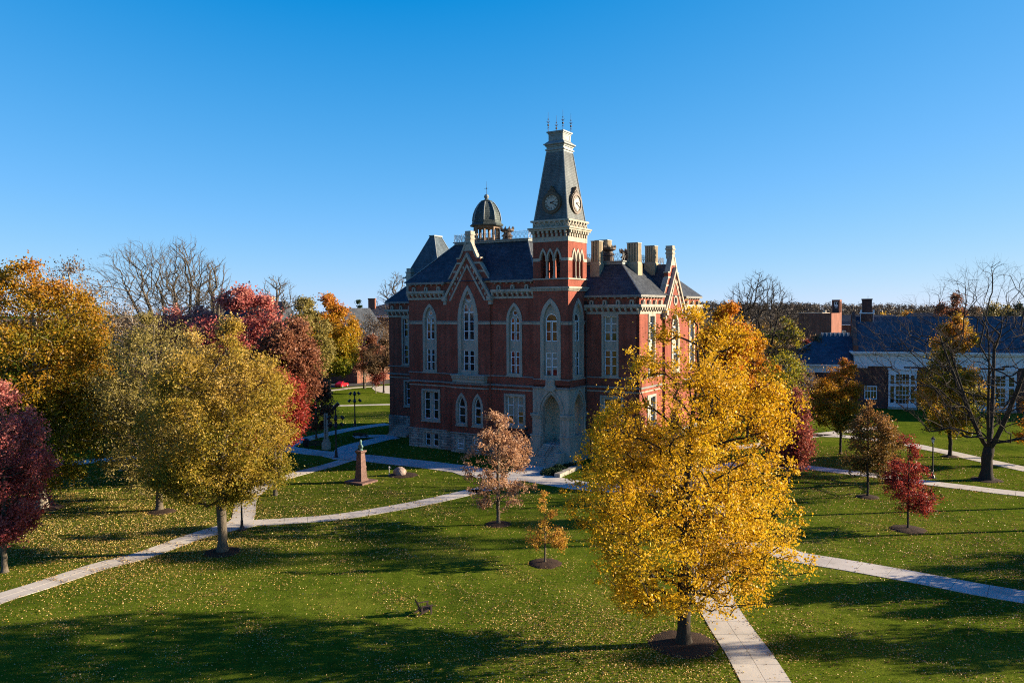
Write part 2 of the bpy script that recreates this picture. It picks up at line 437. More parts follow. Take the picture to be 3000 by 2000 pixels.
path([cy2(800, 515), cy2(905, 535), cy2(1060, 545), cy2(1300, 572), cy2(1600, 605), cy2(1900, 645), cy3(250, 668), cy3(500, 697), cy3(700, 706), cy3(900, 737), cy3(1200, 783), cy3(1500, 800), cy3(1800, 800)], 4.0, z=0.008)
path([cz(430, 322), cz(700, 293), cz(1000, 265), cz(1190, 248), cz(1520, 225), cy2(330, 470), cy2(430, 475), cy2(620, 500), cy2(800, 517), cy2(900, 535)], 3.2, z=0.012)
path([cy2(380, 455), cy2(450, 422), cy2(600, 378), cy2(760, 342), cy2(900, 312), cy2(1100, 280), cy2(1250, 262)], 2.6, z=0.016)
path([cy2(880, 555), cy2(890, 480), cy2(960, 445), cy2(1100, 410), cy2(1200, 385), cy2(1310, 372)], 3.0, z=0.020)
path([cy2(1330, 368), cy2(1200, 362), cy2(1090, 364), cy2(960, 372)], 2.4, z=0.024, two=False)
path([c9(-60, 1371), c9(300, 1361), c9(755, 1350), c9(1100, 1342)], 2.0, two=False, joints=False)
path([c4p(960, 1640), c4p(920, 1568), c4p(850, 1450), c4p(780, 1350), c4p(718, 1250), c4p(690, 1180), c4p(682, 1120), c4p(690, 1050), c4p(700, 980), c4p(700, 890), c4p(680, 800), c4p(640, 740), c4p(560, 690)], 2.55, z=0.0)
path([c4p(690, 1110), c4p(760, 1030), c4p(880, 1000), cr(0, 775), cr(75, 798), cr(325, 838), cr(580, 882), cr(790, 920), cr(1025, 965), cr(1200, 998), cr(1463, 1042), cr(1700, 1085)], 2.7, z=0.004, two=False)
path([c4p(640, 690), c4p(800, 655), c4p(1000, 665), cr(-60, 235), cr(100, 245), cr(250, 262), cr(420, 283), cr(600, 305), cr(930, 350), cr(1100, 370), cr(1300, 395), cr(1463, 412), cr(1700, 440)], 2.4, z=0.008)
path([cr(150, 50), cr(400, 62), cr(740, 105), cr(900, 138), cr(1000, 157), cr(1200, 202), cr(1463, 258), cr(1700, 308)], 2.6, z=0.004)
path([G(2060, 1320), G(2250, 1300), G(2380, 1276), G(2600, 1250)], 2.4, z=0.004)
# street behind the hall, its pavement and the forecourt of the far corner
path([c9(-900, 1170), c9(-100, 1138), c9(260, 1122), c9(520, 1103), c9(760, 1088), c9(1300, 1062)], 11.5, mat='asphalt', name='road', joints=False)
path([c9(-500, 1225), c9(40, 1192), c9(300, 1162), c9(500, 1148), c9(755, 1140), c9(1200, 1132)], 2.3, z=0.006, joints=False)
path([c9(660, 1148), c9(690, 1180), c9(760, 1205), c9(900, 1225)], 5.0, z=0.010, joints=False)

# ------------------------------------------------------------------ the college hall
ang = math.atan(3680 / F)
UV_U = np.array([math.sin(ang), -math.cos(ang), 0]); UV_V = np.array([math.cos(ang), math.sin(ang), 0])
HO = G(1202, 1305)
ROTZ = math.atan2(UV_U[1], UV_U[0])
def hall_to_world(a, b, z=0.0): return HO + UV_U * a + UV_V * b + np.array([0, 0, z])
hall = thing('college_hall', 'red brick Victorian college hall with tall slate clock tower and stone trim', 'college building', tuple(HO), ROTZ)

class Bay:
    """an opening with stone surround, white frames and dark panes"""
    def __init__(s, kind, a0, a1, z0, z1, zs=None): s.k = kind; s.a0, s.a1, s.z0, s.z1, s.zs = a0, a1, z0, z1, zs
    def out(s, e=0.0):
        if s.k == 'g': return gothic(s.a0 + e, s.a1 - e, s.z0 + e, s.zs, s.z1 - 1.35 * e)
        if s.k == 'c': return circle((s.a0 + s.a1) / 2, (s.z0 + s.z1) / 2, (s.a1 - s.a0) / 2 - e, 16)
        return rect(s.a0 + e, s.a1 - e, s.z0 + e, s.z1 - e)

def fill_bay(parent, pl, d, sg, bay, lights, rim=0.32, deep=0.22, proud=0.1, sill=True, blinds=()):
    """lights: Bay objects with .bars = heights of horizontal glazing bars"""
    st = MB(); fr = MB(); gl = MB(); bl = MB()
    st.plate(pl, bay.out(-0.03), [bay.out(rim)], d - sg * proud, d + sg * deep)
    st.plate(pl, bay.out(rim - 0.05), [l.out() for l in lights], d + sg * (deep - 0.03), d + sg * (deep + 0.16))
    if sill: st.pbox(pl, bay.a0 - 0.1, bay.a1 + 0.1, bay.z0 - 0.14, bay.z0 + 0.04, d - sg * (proud + 0.08), d + sg * 0.1)
    for i, l in enumerate(lights):
        w = 0.075
        fr.plate(pl, l.out(-0.01), [l.out(w)], d + sg * (deep + 0.02), d + sg * (deep + 0.12))
        for zb in getattr(l, 'bars', ()): fr.pbox(pl, l.a0 + 0.02, l.a1 - 0.02, zb - 0.04, zb + 0.04, d + sg * (deep + 0.03), d + sg * (deep + 0.11))
        gl.plate(pl, l.out(0.02), [], d + sg * (deep + 0.07), d + sg * (deep + 0.10))
        if i in blinds:
            bl.pbox(pl, l.a0 + 0.08, l.a1 - 0.08, l.z0 + (l.z1 - l.z0) * blinds[i], l.z1 - 0.1, d + sg * (deep + 0.062), d + sg * (deep + 0.068))
    o = fr.build('window', M['frame'], parent)
    st.build('surround', M['stone'], o); gl.build('pane', M['glass'], o)
    if blinds: bl.build('blind', M['blind'], o)
    return o

def L_(kind, a0, a1, z0, z1, zs=None, bars=()):
    b = Bay(kind, a0, a1, z0, z1, zs); b.bars = bars; return b

def pair(c, hw, z0, z1, bars, gap=0.07): return [L_('r', c - hw, c - gap, z0, z1, bars=bars), L_('r', c + gap, c + hw, z0, z1, bars=bars)]

def tall_lights(c, hw, kind='narrow'):
    L = pair(c, hw, 10.68, 13.75, (11.95, 13.0))
    if kind == 'narrow':
        L += pair(c, hw, 15.12, 17.35, (16.2,)) + [L_('g', c - hw, c - .07, 17.4, 18.25, 17.55), L_('g', c + .07, c + hw, 17.4, 18.25, 17.55), L_('c', c - .34, c + .34, 18.36, 19.04)]
    elif kind == 'wide':
        L += pair(c, hw, 15.12, 18.8, (16.3, 17.6)) + [L_('g', c - hw, c - .09, 18.87, 20.1, 19.1), L_('g', c + .09, c + hw, 18.87, 20.1, 19.1), L_('c', c - .55, c + .55, 20.2, 21.3)]
    elif kind == 'tower':
        L += pair(c, hw, 15.15, 17.6, (16.35,)) + [L_('g', c - hw, c + hw, 17.66, 18.6, 17.8)]
    return L

def cornice(st, pl, a0, a1, d, sg, zb, gut=None, ends=0.0):
    o = -sg; st = MB(); gut = MB()
    st.pbox(pl, a0, a1, zb, zb + .28, d + o * .12, d - o * .1)
    st.pbox(pl, a0 - ends * .45, a1 + ends * .45, zb + .86, zb + 1.2, d + o * .5, d - o * .1)
    st.pbox(pl, a0 - ends * .2, a1 + ends * .2, zb + .70, zb + .86, d + o * .25, d - o * .1)
    n = max(2, int(round((a1 - a0) / 0.82)))
    for i in range(n + 1):
        a = a0 + .14 + (a1 - a0 - .28) * i / n
        st.pbox(pl, a - .13, a + .13, zb + .28, zb + .70, d + o * .2, d - o * .1)
        st.pbox(pl, a - .13, a + .13, zb + .50, zb + .86, d + o * .4, d + o * .2)
    m_ = max(1, int(round((a1 - a0) / 1.9)))
    for i in range(m_):
        a = a0 + (a1 - a0) * (i + .5) / m_
        st.pbox(pl, a - .26, a - .1, zb + 1.2, zb + 1.62, d + o * .3, d - o * .1); st.pbox(pl, a + .1, a + .26, zb + 1.2, zb + 1.62, d + o * .3, d - o * .1)
        st.pbox(pl, a - .2, a + .2, zb + 1.6, zb + 1.76, d + o * .32, d - o * .1)
    k = max(2, int(round((a1 - a0) / 0.95)))
    for i in range(k):
        a = a0 + (a1 - a0) * (i + .5) / k
        st.pbox(pl, a - .11, a + .11, zb + 1.92, zb + 2.08, d + o * .22, d - o * .1)
    gut.pbox(pl, a0 - ends * .42, a1 + ends * .42, zb + 2.1, zb + 2.38, d + o * .46, d - o * .1)
    co = st.build('cornice', M['stone'], hall); gut.build('gutter', M['gutter'], co)

stone = MB(); wall = MB(); gut = MB(); base = MB()
def flush():
    """one wall, trim, ledge and foundation part per block of the building"""
    global stone, wall, gut, base
    for mb, nm, mt_ in ((wall, 'wall', 'brick'), (stone, 'stone_trim', 'stone'), (gut, 'ledge', 'gutter'), (base, 'foundation', 'rubble')):
        if mb.v:
            for q in (mb.pieces() if nm != 'wall' else [mb]): q.build(nm, M[mt_], hall)
    stone = MB(); wall = MB(); gut = MB(); base = MB()
# --- block with the front gable (u 0..20.7, front plane v = 0)
b1 = Bay('g', 2.55, 4.88, 10.6, 20.0, 17.75); b2 = Bay('g', 8.79, 12.02, 10.6, 22.4, 17.75); b3 = Bay('g', 16.4, 18.7, 10.6, 20.0, 17.75)
w1 = Bay('r', 2.2, 5.4, 3.78, 8.22); w3 = Bay('r', 15.95, 19.15, 3.95, 8.22)
wall.plate('F', rect(0, 20.7, 2.65, 22.7), [b1.out(.04), b3.out(.04), w1.out(.04), w3.out(.04), rect(8.9, 11.9, 10.7, 19.5)], 0, .45)
wall.box(0.003, .46, 0.0, 20.65, 23.9, 22.68)
fill_bay(hall, 'F', 0, 1, b1, tall_lights(3.72, .66)); fill_bay(hall, 'F', 0, 1, b3, tall_lights(17.55, .66))
fill_bay(hall, 'F', 0, 1, w1, pair(3.8, 1.22, 4.1, 7.85, (5.35, 6.75), gap=.3), rim=.3)
fill_bay(hall, 'F', 0, 1, w3, pair(17.55, 1.22, 4.25, 7.85, (5.4, 6.75), gap=.3), rim=.3, blinds={0: .35, 1: .45})
# gabled bay, 0.3 m proud
wall.plate('F', [(6.75, 2.65), (6.75, 20.6), (10.35, 26.1), (13.95, 20.6), (13.95, 2.65)], [b2.out(.04), rect(8.3, 13.1, 3.4, 8.9)], -.3, -.003)
fill_bay(hall, 'F', -.3, 1, b2, tall_lights(10.42, .85, 'wide'), rim=.5)
def gable(pl, c, d, sg, dz, parent):
    """stepped parapet with chimney and raking hood; sized for the front gable, shifted by dz"""
    o = -sg
    out = [(-3.6, 22.75), (-3.5, 22.95), (-1.9, 25.3), (-1.9, 26.0), (-1.4, 26.0), (-.42, 28.0), (.42, 28.0), (1.4, 26.0), (1.9, 26.0), (1.9, 25.3), (3.5, 22.95), (3.6, 22.75), (3.6, 20.6), (-3.6, 20.6)]
    P_ = lambda L: [(c + a, z + dz) for a, z in L]
    w = MB(); w.plate(pl, P_(out), [], d + o * 0.02, d - o * .55); w.build('gable_wall', M['brick'], parent)
    s = MB()
    for s_ in (-1, 1):
        q = lambda L: P_([(s_ * a, z) for a, z in L])
        s.plate(pl, q([(3.85, 20.9), (3.45, 20.9), (0.0, 26.15), (0.0, 26.75)]), [], d + o * .5, d + o * .03)
        s.plate(pl, q([(3.05, 20.35), (2.75, 20.35), (0.0, 24.8), (0.0, 25.3)]), [], d + o * .38, d + o * .03)
        for i in range(6):
            t = .12 + i * .14
            a = 3.25 * (1 - t) + .02; z = 20.7 + 5.0 * t
            s.pbox(pl, c + s_ * a - .10, c + s_ * a + .10, z + dz - .2, z + dz + .16, d + o * .36, d + o * .03)
        s.pbox(pl, c + s_ * 3.35, c + s_ * 4.0, 20.35 + dz, 20.95 + dz, d + o * .75, d - o * .1)
        s.pbox(pl, c + s_ * 3.45, c + s_ * 3.9, 19.85 + dz, 20.4 + dz, d + o * .5, d - o * .1)
        s.plate(pl, q([(3.72, 22.8), (3.52, 22.8), (1.88, 25.22), (1.88, 25.35), (2.02, 25.35)]), [], d + o * .1, d - o * .62)
        s.pbox(pl, c + s_ * 1.35, c + s_ * 2.02, 25.95 + dz, 26.12 + dz, d + o * .08, d - o * .62)
        s.plate(pl, q([(1.5, 26.1), (1.2, 26.1), (.3, 27.95), (.3, 28.15), (.52, 28.15)]), [], d + o * .1, d - o * .62)
    for z, hw in ((22.75, 3.6), (24.15, 2.72), (25.25, 1.95)):
        h1 = 0.25
        s.pbox(pl, c - hw, c - hw * .38, z + dz, z + dz + h1, d + o * .06, d - o * .5); s.pbox(pl, c + hw * .38, c + hw, z + dz, z + dz + h1, d + o * .06, d - o * .5)
    s.plate(pl, P_([(-.95, 27.0), (-.4, 28.1), (.4, 28.1), (.95, 27.0)]), [], d + o * .05, d - o * .5)
    s.build('gable_coping', M['stone'], parent)
    ch = MB()
    ch.pbox(pl, c - .42, c + .42, 27.9 + dz, 29.3 + dz, d + o * .05, d - o * .85)
    ch.pbox(pl, c - .5, c + .5, 28.55 + dz, 28.75 + dz, d + o * .12, d - o * .93); ch.pbox(pl, c - .52, c + .52, 29.1 + dz, 29.3 + dz, d + o * .14, d - o * .95)
    ch.pbox(pl, c - .46, c + .46, 29.3 + dz, 29.65 + dz, d + o * .08, d - o * .89)
    ch.build('chimney', M['stone'], parent)
gable('F', 10.35, 0.0, 1, 0.0, hall)
# ground-floor projection of the gabled bay, balcony above
g1, g2 = Bay('g', 8.67, 10.5, 3.7, 8.05, 6.1), Bay('g', 11.35, 13.05, 3.7, 8.05, 6.1)
wall.plate('F', rect(7.95, 13.75, 2.65, 9.25), [g1.out(.04), g2.out(.04)], -.75, -.303)
wall.box(7.953, -.33, 2.66, 13.747, -.30, 9.2)
for g in (g1, g2):
    c = (g.a0 + g.a1) / 2
    fill_bay(hall, 'F', -.75, 1, g, [L_('r', c - .52, c + .52, 3.95, 6.1, bars=(5.0,)), L_('g', c - .52, c + .52, 6.15, 7.6, 6.3)], rim=.3, deep=.2)
bal = MB(); bal.box(8.2, -1.15, 9.95, 13.5, -.3, 10.4); bal.box(8.05, -1.25, 10.36, 13.65, -.3, 10.52); bal.box(8.3, -1.05, 9.5, 13.4, -.3, 9.96)
for i in range(14): bal.box(8.35 + i * .37, -1.2, 10.05, 8.55 + i * .37, -1.1, 10.3)
bal.build('balcony', M['stone'], hall)
# string courses on the front
def front_lines(a0, a1, d):
    stone.pbox('F', a0, a1, 8.68, 8.84, d - .06, d + .1); gut.pbox('F', a0, a1, 9.2, 9.42, d - .24, d + .1); gut.pbox('F', a0, a1, 10.42, 10.58, d - .16, d + .1)
front_lines(-.05, 6.75, 0); front_lines(13.95, 20.6, 0)
stone.pbox('F', 7.9, 13.8, 8.68, 8.84, -.81, -.5); gut.pbox('F', 7.8, 13.9, 9.2, 9.45, -.95, -.3); gut.pbox('F', 6.75, 13.95, 10.42, 10.58, -.46, -.1)
gut.pbox('F', 6.75, 7.8, 9.2, 9.42, -.5, -.2); stone.pbox('F', 6.75, 7.9, 8.68, 8.84, -.36, -.2)
for a0, a1, d in ((-.05, 2.5, 0), (4.93, 6.75, 0), (6.75, 8.74, -.3), (12.07, 13.95, -.3), (13.95, 16.35, 0), (18.75, 20.7, 0)):
    stone.pbox('F', a0, a1, 17.22, 17.5, d - .07, d + .1); gut.pbox('F', a0, a1, 17.5, 17.66, d - .14, d + .1)
cornice(stone, 'F', 0.0, 6.5, 0, 1, 20.57, gut); cornice(stone, 'F', 14.2, 20.6, 0, 1, 20.57, gut)
cornice(stone, 'R', 0.0, 23.9, 0.003, 1, 20.57, gut)
cornice(stone, 'R', 4.6, 23.9, 20.65, -1, 20.57, gut)
# foundation with cellar windows
fb1, fb2 = Bay('r', 2.5, 5.35, .15, 2.45), Bay('r', 16.2, 18.9, .15, 2.45)
base.plate('F', rect(-.1, 20.75, -.1, 2.62), [fb1.out(.04), fb2.out(.04)], -.12, .3)
base.box(7.85, -.88, -.1, 13.85, -.119, 2.66)
base.box(-.1, .31, -.1, -.003, 24, 2.62)
stone.pbox('F', -.12, 7.85, 2.55, 2.7, -.2, .1); stone.pbox('F', 13.85, 20.7, 2.55, 2.7, -.2, .1); stone.box(7.8, -.96, 2.6, 13.9, -.2, 2.72)
for fb in (fb1, fb2):
    c = (fb.a0 + fb.a1) / 2
    fill_bay(hall, 'F', -.12, 1, fb, pair(c, 1.12, .35, 2.15, (1.25,), gap=.26), rim=.22, deep=.16, proud=.06, sill=False)
for c in (9.5, 12.2):
    cw = Bay('r', c - .75, c + .75, .35, 2.2)
    fill_bay(hall, 'F', -.90, 1, cw, [L_('r', c - .5, c + .5, .55, 1.95, bars=(1.25,))], rim=.2, deep=-.03, proud=.06, sill=False)
# downpipes
dp = MB(); dp.tube((7.8, -.42, .2), (7.8, -.42, 9.0), .07); dp.build('downpipe', M['iron'], hall)
dp = MB(); dp.tube((25.9, 3.9, .2), (25.9, 3.9, 20.0), .08); dp.box(25.75, 3.75, 19.7, 26.05, 4.05, 20.1)
for z in (3, 6.5, 9.8, 13, 16.3): dp.box(25.78, 3.78, z, 26.02, 4.08, z + .12)
dp.build('downpipe', M['iron'], hall)
flush()
# --- right wing (u 25.7..33.1, front plane v = 4.1)
rb = Bay('r', 28.05, 30.3, 10.6, 18.46); r1 = Bay('r', 27.8, 31.0, 3.95, 8.22)
wall.plate('F', rect(25.6, 33.1, 2.65, 20.7), [rb.out(.04), r1.out(.04)], 4.1, 4.55)
fill_bay(hall, 'F', 4.1, 1, rb, pair(29.18, .85, 10.68, 13.95, (12.0, 13.1)) + pair(29.18, .85, 15.12, 18.2, (16.2, 17.3)), rim=.24, blinds={2: .3, 3: .5})
fill_bay(hall, 'F', 4.1, 1, r1, pair(29.4, 1.22, 4.25, 7.85, (5.4, 6.75), gap=.3), rim=.3)
s1 = Bay('r', 6.9, 9.1, 10.6, 18.46); s2 = Bay('r', 21.6, 23.8, 10.6, 18.46); s3 = Bay('r', 6.6, 9.4, 3.95, 8.22)
wall.plate('R', rect(4.1, 26, 2.65, 20.7), [s1.out(.04), s2.out(.04), s3.out(.04), rect(14.3, 16.8, 10.8, 16)], 33.1, 32.65)
for s_ in (s1, s2):
    c = (s_.a0 + s_.a1) / 2
    fill_bay(hall, 'R', 33.1, -1, s_, pair(c, .85, 10.68, 13.95, (12.0, 13.1)) + pair(c, .85, 15.12, 18.2, (16.2, 17.3)), rim=.24)
fill_bay(hall, 'R', 33.1, -1, s3, pair(8.0, 1.1, 4.25, 7.85, (5.4, 6.75), gap=.25), rim=.26)
wall.box(20.66, 4.56, 0, 32.64, 25.9, 20.68)
sg_ = Bay('g', 14.1, 16.9, 10.6, 18.95, 15.9); so = Bay('c', 14.85, 16.15, 19.6, 20.9)
wall.plate('R', [(11.9, 2.65), (11.9, 18.55), (15.5, 24.0), (19.1, 18.55), (19.1, 2.65)], [sg_.out(.04), so.out(.04)], 33.4, 33.103)
fill_bay(hall, 'R', 33.4, -1, sg_, pair(15.5, .8, 10.68, 13.75, (12.0, 13.0)) + pair(15.5, .8, 14.9, 16.6, (15.7,)) + [L_('g', 14.7, 16.3, 16.7, 18.2, 16.9)], rim=.4)
fill_bay(hall, 'R', 33.4, -1, so, [L_('c', 15.1, 15.9, 19.85, 20.65)], rim=.2, sill=False, deep=.12)
gable('R', 15.5, 33.1, -1, -2.05, hall)
cornice(stone, 'F', 25.75, 33.1, 4.1, 1, 18.5, gut, ends=0)
cornice(stone, 'R', 4.1, 11.7, 33.1, -1, 18.5, gut); cornice(stone, 'R', 19.4, 26, 33.1, -1, 18.5, gut)
stone.box(33.05, 3.6, 19.36, 33.6, 4.15, 19.7); gut.box(33.05, 3.64, 20.6, 33.56, 4.15, 20.88)
stone.pbox('F', 25.75, 33.16, 8.68, 8.84, 4.04, 4.2); gut.pbox('F', 25.75, 33.3, 9.2, 9.42, 3.86, 4.2); gut.pbox('F', 25.75, 33.2, 10.42, 10.58, 3.94, 4.2)
stone.pbox('R', 4.03, 26, 8.68, 8.84, 33.16, 33.0); gut.pbox('R', 3.87, 26, 9.2, 9.42, 33.34, 33.0); gut.pbox('R', 3.95, 11.9, 10.42, 10.58, 33.26, 33.0)
base.plate('F', rect(25.6, 33.2, -.1, 2.62), [], 3.98, 4.4); base.pbox('R', 3.99, 26, -.1, 2.62, 33.22, 32.9)
stone.pbox('F', 25.75, 33.25, 2.55, 2.7, 3.9, 4.2); stone.pbox('R', 3.91, 26, 2.55, 2.7, 33.3, 33.0)
flush()
# --- left wing (u -10.7..0, front plane v = 8)
l1 = Bay('r', -8.05, -5.85, 10.75, 18.1); l2 = Bay('r', -7.75, -4.9, 4.3, 8.4)
wall.plate('F', rect(-10.7, 0, 2.65, 20.3), [l1.out(.04), l2.out(.04)], 8, 8.45)
wall.box(-10.697, 8.46, 0, -.003, 22, 20.28)
fill_bay(hall, 'F', 8, 1, l1, pair(-6.95, .85, 10.85, 13.8, (12.0, 13.0)) + pair(-6.95, .85, 15.1, 17.85, (16.2, 17.1)), rim=.24)
fill_bay(hall, 'F', 8, 1, l2, pair(-6.3, 1.1, 4.6, 8.05, (5.6, 7.0), gap=.2), rim=.26)
cornice(stone, 'F', -10.7, -.1, 8, 1, 18.1, gut, ends=0)
cornice(stone, 'R', 8, 22, -10.7, 1, 18.1, gut)
stone.box(-11.2, 7.5, 18.96, -10.65, 8.05, 19.3); gut.box(-11.16, 7.54, 20.2, -10.65, 8.05, 20.48)
stone.pbox('F', -10.75, 0, 8.68, 8.84, 7.94, 8.1); gut.pbox('F', -10.9, 0, 9.2, 9.42, 7.76, 8.1); gut.pbox('F', -10.8, 0, 10.42, 10.58, 7.84, 8.1)
base.plate('F', rect(-10.85, 0, -.1, 2.9), [], 7.86, 8.3); base.box(-10.85, 8.31, -.1, -10.7, 22, 2.9)
flush()
# --- tower shaft (u 20.7..25.7, v -0.5..4.5) above the porch
TX0, TX1, TY0, TY1 = 20.7, 25.7, -.5, 4.5
tb = Bay('g', 21.78, 24.62, 10.45, 20.48, 17.76); ts = Bay('g', .6, 3.45, 10.45, 20.48, 17.76)
wall.plate('F', rect(TX0, TX1, 9.25, 22.98), [tb.out(.04)], TY0, TY0 + .45)
wall.plate('R', rect(TY0 + .003, 4.5, 9.25, 22.98), [ts.out(.04)], TX1 - .002, TX1 - .45)
wall.box(TX0 + .003, TY0 + .46, 9.3, TX1 - .46, 4.5, 22.97)
wall.box(TX0, TY0 + .45, 20, TX0 + .2, 4.5, 22.98)
fill_bay(hall, 'F', TY0, 1, tb, tall_lights(23.22, .8, 'tower'), rim=.45, blinds={0: .25, 1: .3})
fill_bay(hall, 'R', TX1, -1, ts, tall_lights(2.03, .7, 'tower'), rim=.45)
for a0, a1 in ((20.65, 21.72), (24.68, 25.78)):
    stone.pbox('F', a0, a1, 17.22, 17.5, TY0 - .07, TY0 + .1); gut.pbox('F', a0, a1, 17.5, 17.66, TY0 - .14, TY0 + .1)
for a0, a1 in ((-.57, .55), (3.5, 4.1)):
    stone.pbox('R', a0, a1, 17.22, 17.5, TX1 + .07, TX1 - .1); gut.pbox('R', a0, a1, 17.5, 17.66, TX1 + .14, TX1 - .1)
def ring(mb, e, z0, z1, x0=TX0, x1=TX1, y0=TY0, y1=TY1): mb.box(x0 - e, y0 - e, z0, x1 + e, y1 + e, z1)
gut.box(TX0 - .05, TY0 - .14, 10.3, TX1 + .14, 4.2, 10.43)
for e, z0, z1 in ((.05, 9.7, 10.3), (.0, 9.45, 9.7)): wall.box(TX0 - e, TY0 - e, z0, TX1 + e, 4.3, z1)
gut.box(TX0 - .1, TY0 - .2, 9.2, TX1 + .2, 4.2, 9.42)
ring(stone, .14, 21.42, 21.72); ring(stone, .26, 21.72, 21.95)
for i in range(22): stone.pbox('F', 20.7 + i * .235, 20.8 + i * .235, 21.5, 21.66, TY0 - .2, TY0); stone.pbox('R', -.5 + i * .235, -.4 + i * .235, 21.5, 21.66, TX1 + .2, TX1)
ring(stone, .14, 22.84, 23.0)
flush()
# belfry
bz0 = 23.0
def lanc(c): return [gothic(c + k - .36, c + k + .36, bz0 + .02, 25.35, 26.45) for k in (-1.02, 0, 1.02)]
for pl, c, d0, d1 in (('F', 23.2, TY0, TY0 + .5), ('F', 23.2, TY1 - .5, TY1)):
    wall.plate(pl, rect(TX0, TX1, bz0, 27.6), lanc(c), d0, d1)
for pl, c, d0, d1 in (('R', 2.0, TX1, TX1 - .5), ('R', 2.0, TX0 + .5, TX0)):
    wall.plate(pl, rect(TY0 + .5, TY1 - .5, bz0, 27.6), lanc(c), d0, d1)
for pl, c, d, sg in (('F', 23.2, TY0, 1), ('R', 2.0, TX1, -1), ('F', 23.2, TY1, -1)):
    o = -sg
    for k in (-1.02, 0, 1.02):
        stone.plate(pl, arch(c + k - .56, c + k + .56, 25.3, 26.75) + arch(c + k - .34, c + k + .34, 25.3, 26.4)[::-1], [], d + o * .09, d + sg * .3)
    for k in (-1.53, -.51, .51, 1.53):
        p, q = PM(pl, c + k, 0, d + sg * .05)[:2]
        if abs(k) < 1: stone.lathe([(.2, bz0), (.2, bz0 + .25), (.13, bz0 + .3), (.12, 25.0), (.22, 25.2), (.22, 25.4)], p, q, 8)
    for a0, a1 in ((-2.5, -1.5), (1.5, 2.5)):
        stone.pbox(pl, c + a0, c + a1, 25.12, 25.5, d + o * .06, d + sg * .1)
bell = MB(); bell.box(TX0 + .2, TY0 + .2, 27.3, TX1 - .2, TY1 - .2, 27.5); bell.box(TX0 + .2, TY0 + .2, 22.8, TX1 - .2, TY1 - .2, 23.02)
for k in (0.0, .9): bell.box(TX0 + .45, 1.2 + k, 24.4, TX1 - .45, 1.4 + k, 24.6)
bell.lathe([(.75, 23.9), (.6, 24.1), (.45, 24.7), (.3, 25.0), (.05, 25.1)], 23.2, 2.0, 12); bell.build('bell_frame', M['black'], hall)
flush()
ring(stone, .06, 27.52, 28.12)
ring(wall, -.01, 27.6, 29.05)
for i in range(8):
    t = .26 + i * (4.48 / 7)
    for e, z0, z1 in ((.16, 28.12, 28.62), (.34, 28.55, 29.05)):
        stone.pbox('F', TX0 + t - .14, TX0 + t + .14, z0, z1, TY0 - e, TY0 + .1); stone.pbox('R', TY0 + t - .14, TY0 + t + .14, z0, z1, TX1 + e, TX1 - .1)
        stone.pbox('F', TX0 + t - .14, TX0 + t + .14, z0, z1, TY1 + e, TY1 - .1); stone.pbox('R', TY0 + t - .14, TY0 + t + .14, z0, z1, TX0 - e, TX0 + .1)
ring(stone, .4, 28.88, 29.1); ring(stone, .52, 29.1, 29.3)
ring(stone, .02, 29.3, 30.05)
for i in range(7):
    t = .35 + i * (4.3 / 6)
    for pl, a, d, o in (('F', TX0 + t, TY0, -1), ('R', TY0 + t, TX1, 1)):
        stone.plate(pl, arch(a - .3, a + .3, 29.45, 29.85, 4) + arch(a - .18, a + .18, 29.45, 29.7, 4)[::-1], [], d + o * .12, d)
        stone.pbox(pl, a - .12, a + .12, 29.82, 30.02, d + o * .22, d)
ring(stone, .24, 30.02, 30.24)
# spire
TC = (23.2, 2.0)
def sq(h): return (TC[0] - h, TC[1] - h, TC[0] + h, TC[1] + h)
sp = MB(); sp.frustum(sq(2.36), 30.2, sq(1.2), 38.85); sp.build('spire', M['pale_slate'], hall)
ld = MB()
for sx_, sy_ in ((-1, -1), (1, -1), (1, 1), (-1, 1)):
    ld.tube((TC[0] + sx_ * 2.37, TC[1] + sy_ * 2.37, 30.2), (TC[0] + sx_ * 1.2, TC[1] + sy_ * 1.2, 38.85), .1, .09, 6)
for h, z0, z1 in ((1.24, 38.8, 39.05), (1.36, 39.05, 39.2), (1.22, 39.2, 39.5), (1.32, 39.5, 39.62), (1.52, 39.75, 39.88), (1.03, 40.2, 41.2), (1.1, 41.1, 41.25), (1.22, 41.25, 41.42)): ld.box(*sq(h)[:2], z0, *sq(h)[2:], z1)
ld.frustum(sq(1.3), 39.6, sq(1.5), 39.76); ld.frustum(sq(1.45), 39.87, sq(1.06), 40.25)
for s_ in (-1, 1):
    ld.plate('F', rect(TC[0] - .8, TC[0] + .8, 40.35, 41.0), [rect(TC[0] - .68, TC[0] + .68, 40.45, 40.9)], TC[1] + s_ * 1.03, TC[1] + s_ * 1.07)
    ld.plate('R', rect(TC[1] - .8, TC[1] + .8, 40.35, 41.0), [rect(TC[1] - .68, TC[1] + .68, 40.45, 40.9)], TC[0] + s_ * 1.03, TC[0] + s_ * 1.07)
    # hood moulds near the top of each slate face
def face_at(z): return 2.36 - 1.16 * (z - 30.2) / 8.65
ld.build('spire_crown', M['lead'], hall)
for sx_, sy_ in ((-1, -1), (1, -1), (1, 1), (-1, 1)):
    x, y = TC[0] + sx_ * 1.05, TC[1] + sy_ * 1.05
    f_ = MB(); f_.tube((x, y, 41.4), (x, y, 43.9), .035, .012, 5)
    f_.lathe([(.02, 42.1), (.12, 42.2), (.12, 42.32), (.02, 42.42)], x, y, 8); f_.lathe([(.02, 42.9), (.09, 42.98), (.02, 43.1)], x, y, 8)
    for s_ in (-1, 1):
        f_.tube((x, y, 42.5), (x + s_ * .24, y, 42.75), .03, .02, 4); f_.tube((x, y, 42.5), (x, y + s_ * .24, 42.75), .03, .02, 4); f_.tube((x, y, 42.0), (x + s_ * .16, y, 41.8), .025, .015, 4)
    f_.build('finial', M['rust_iron'], hall)
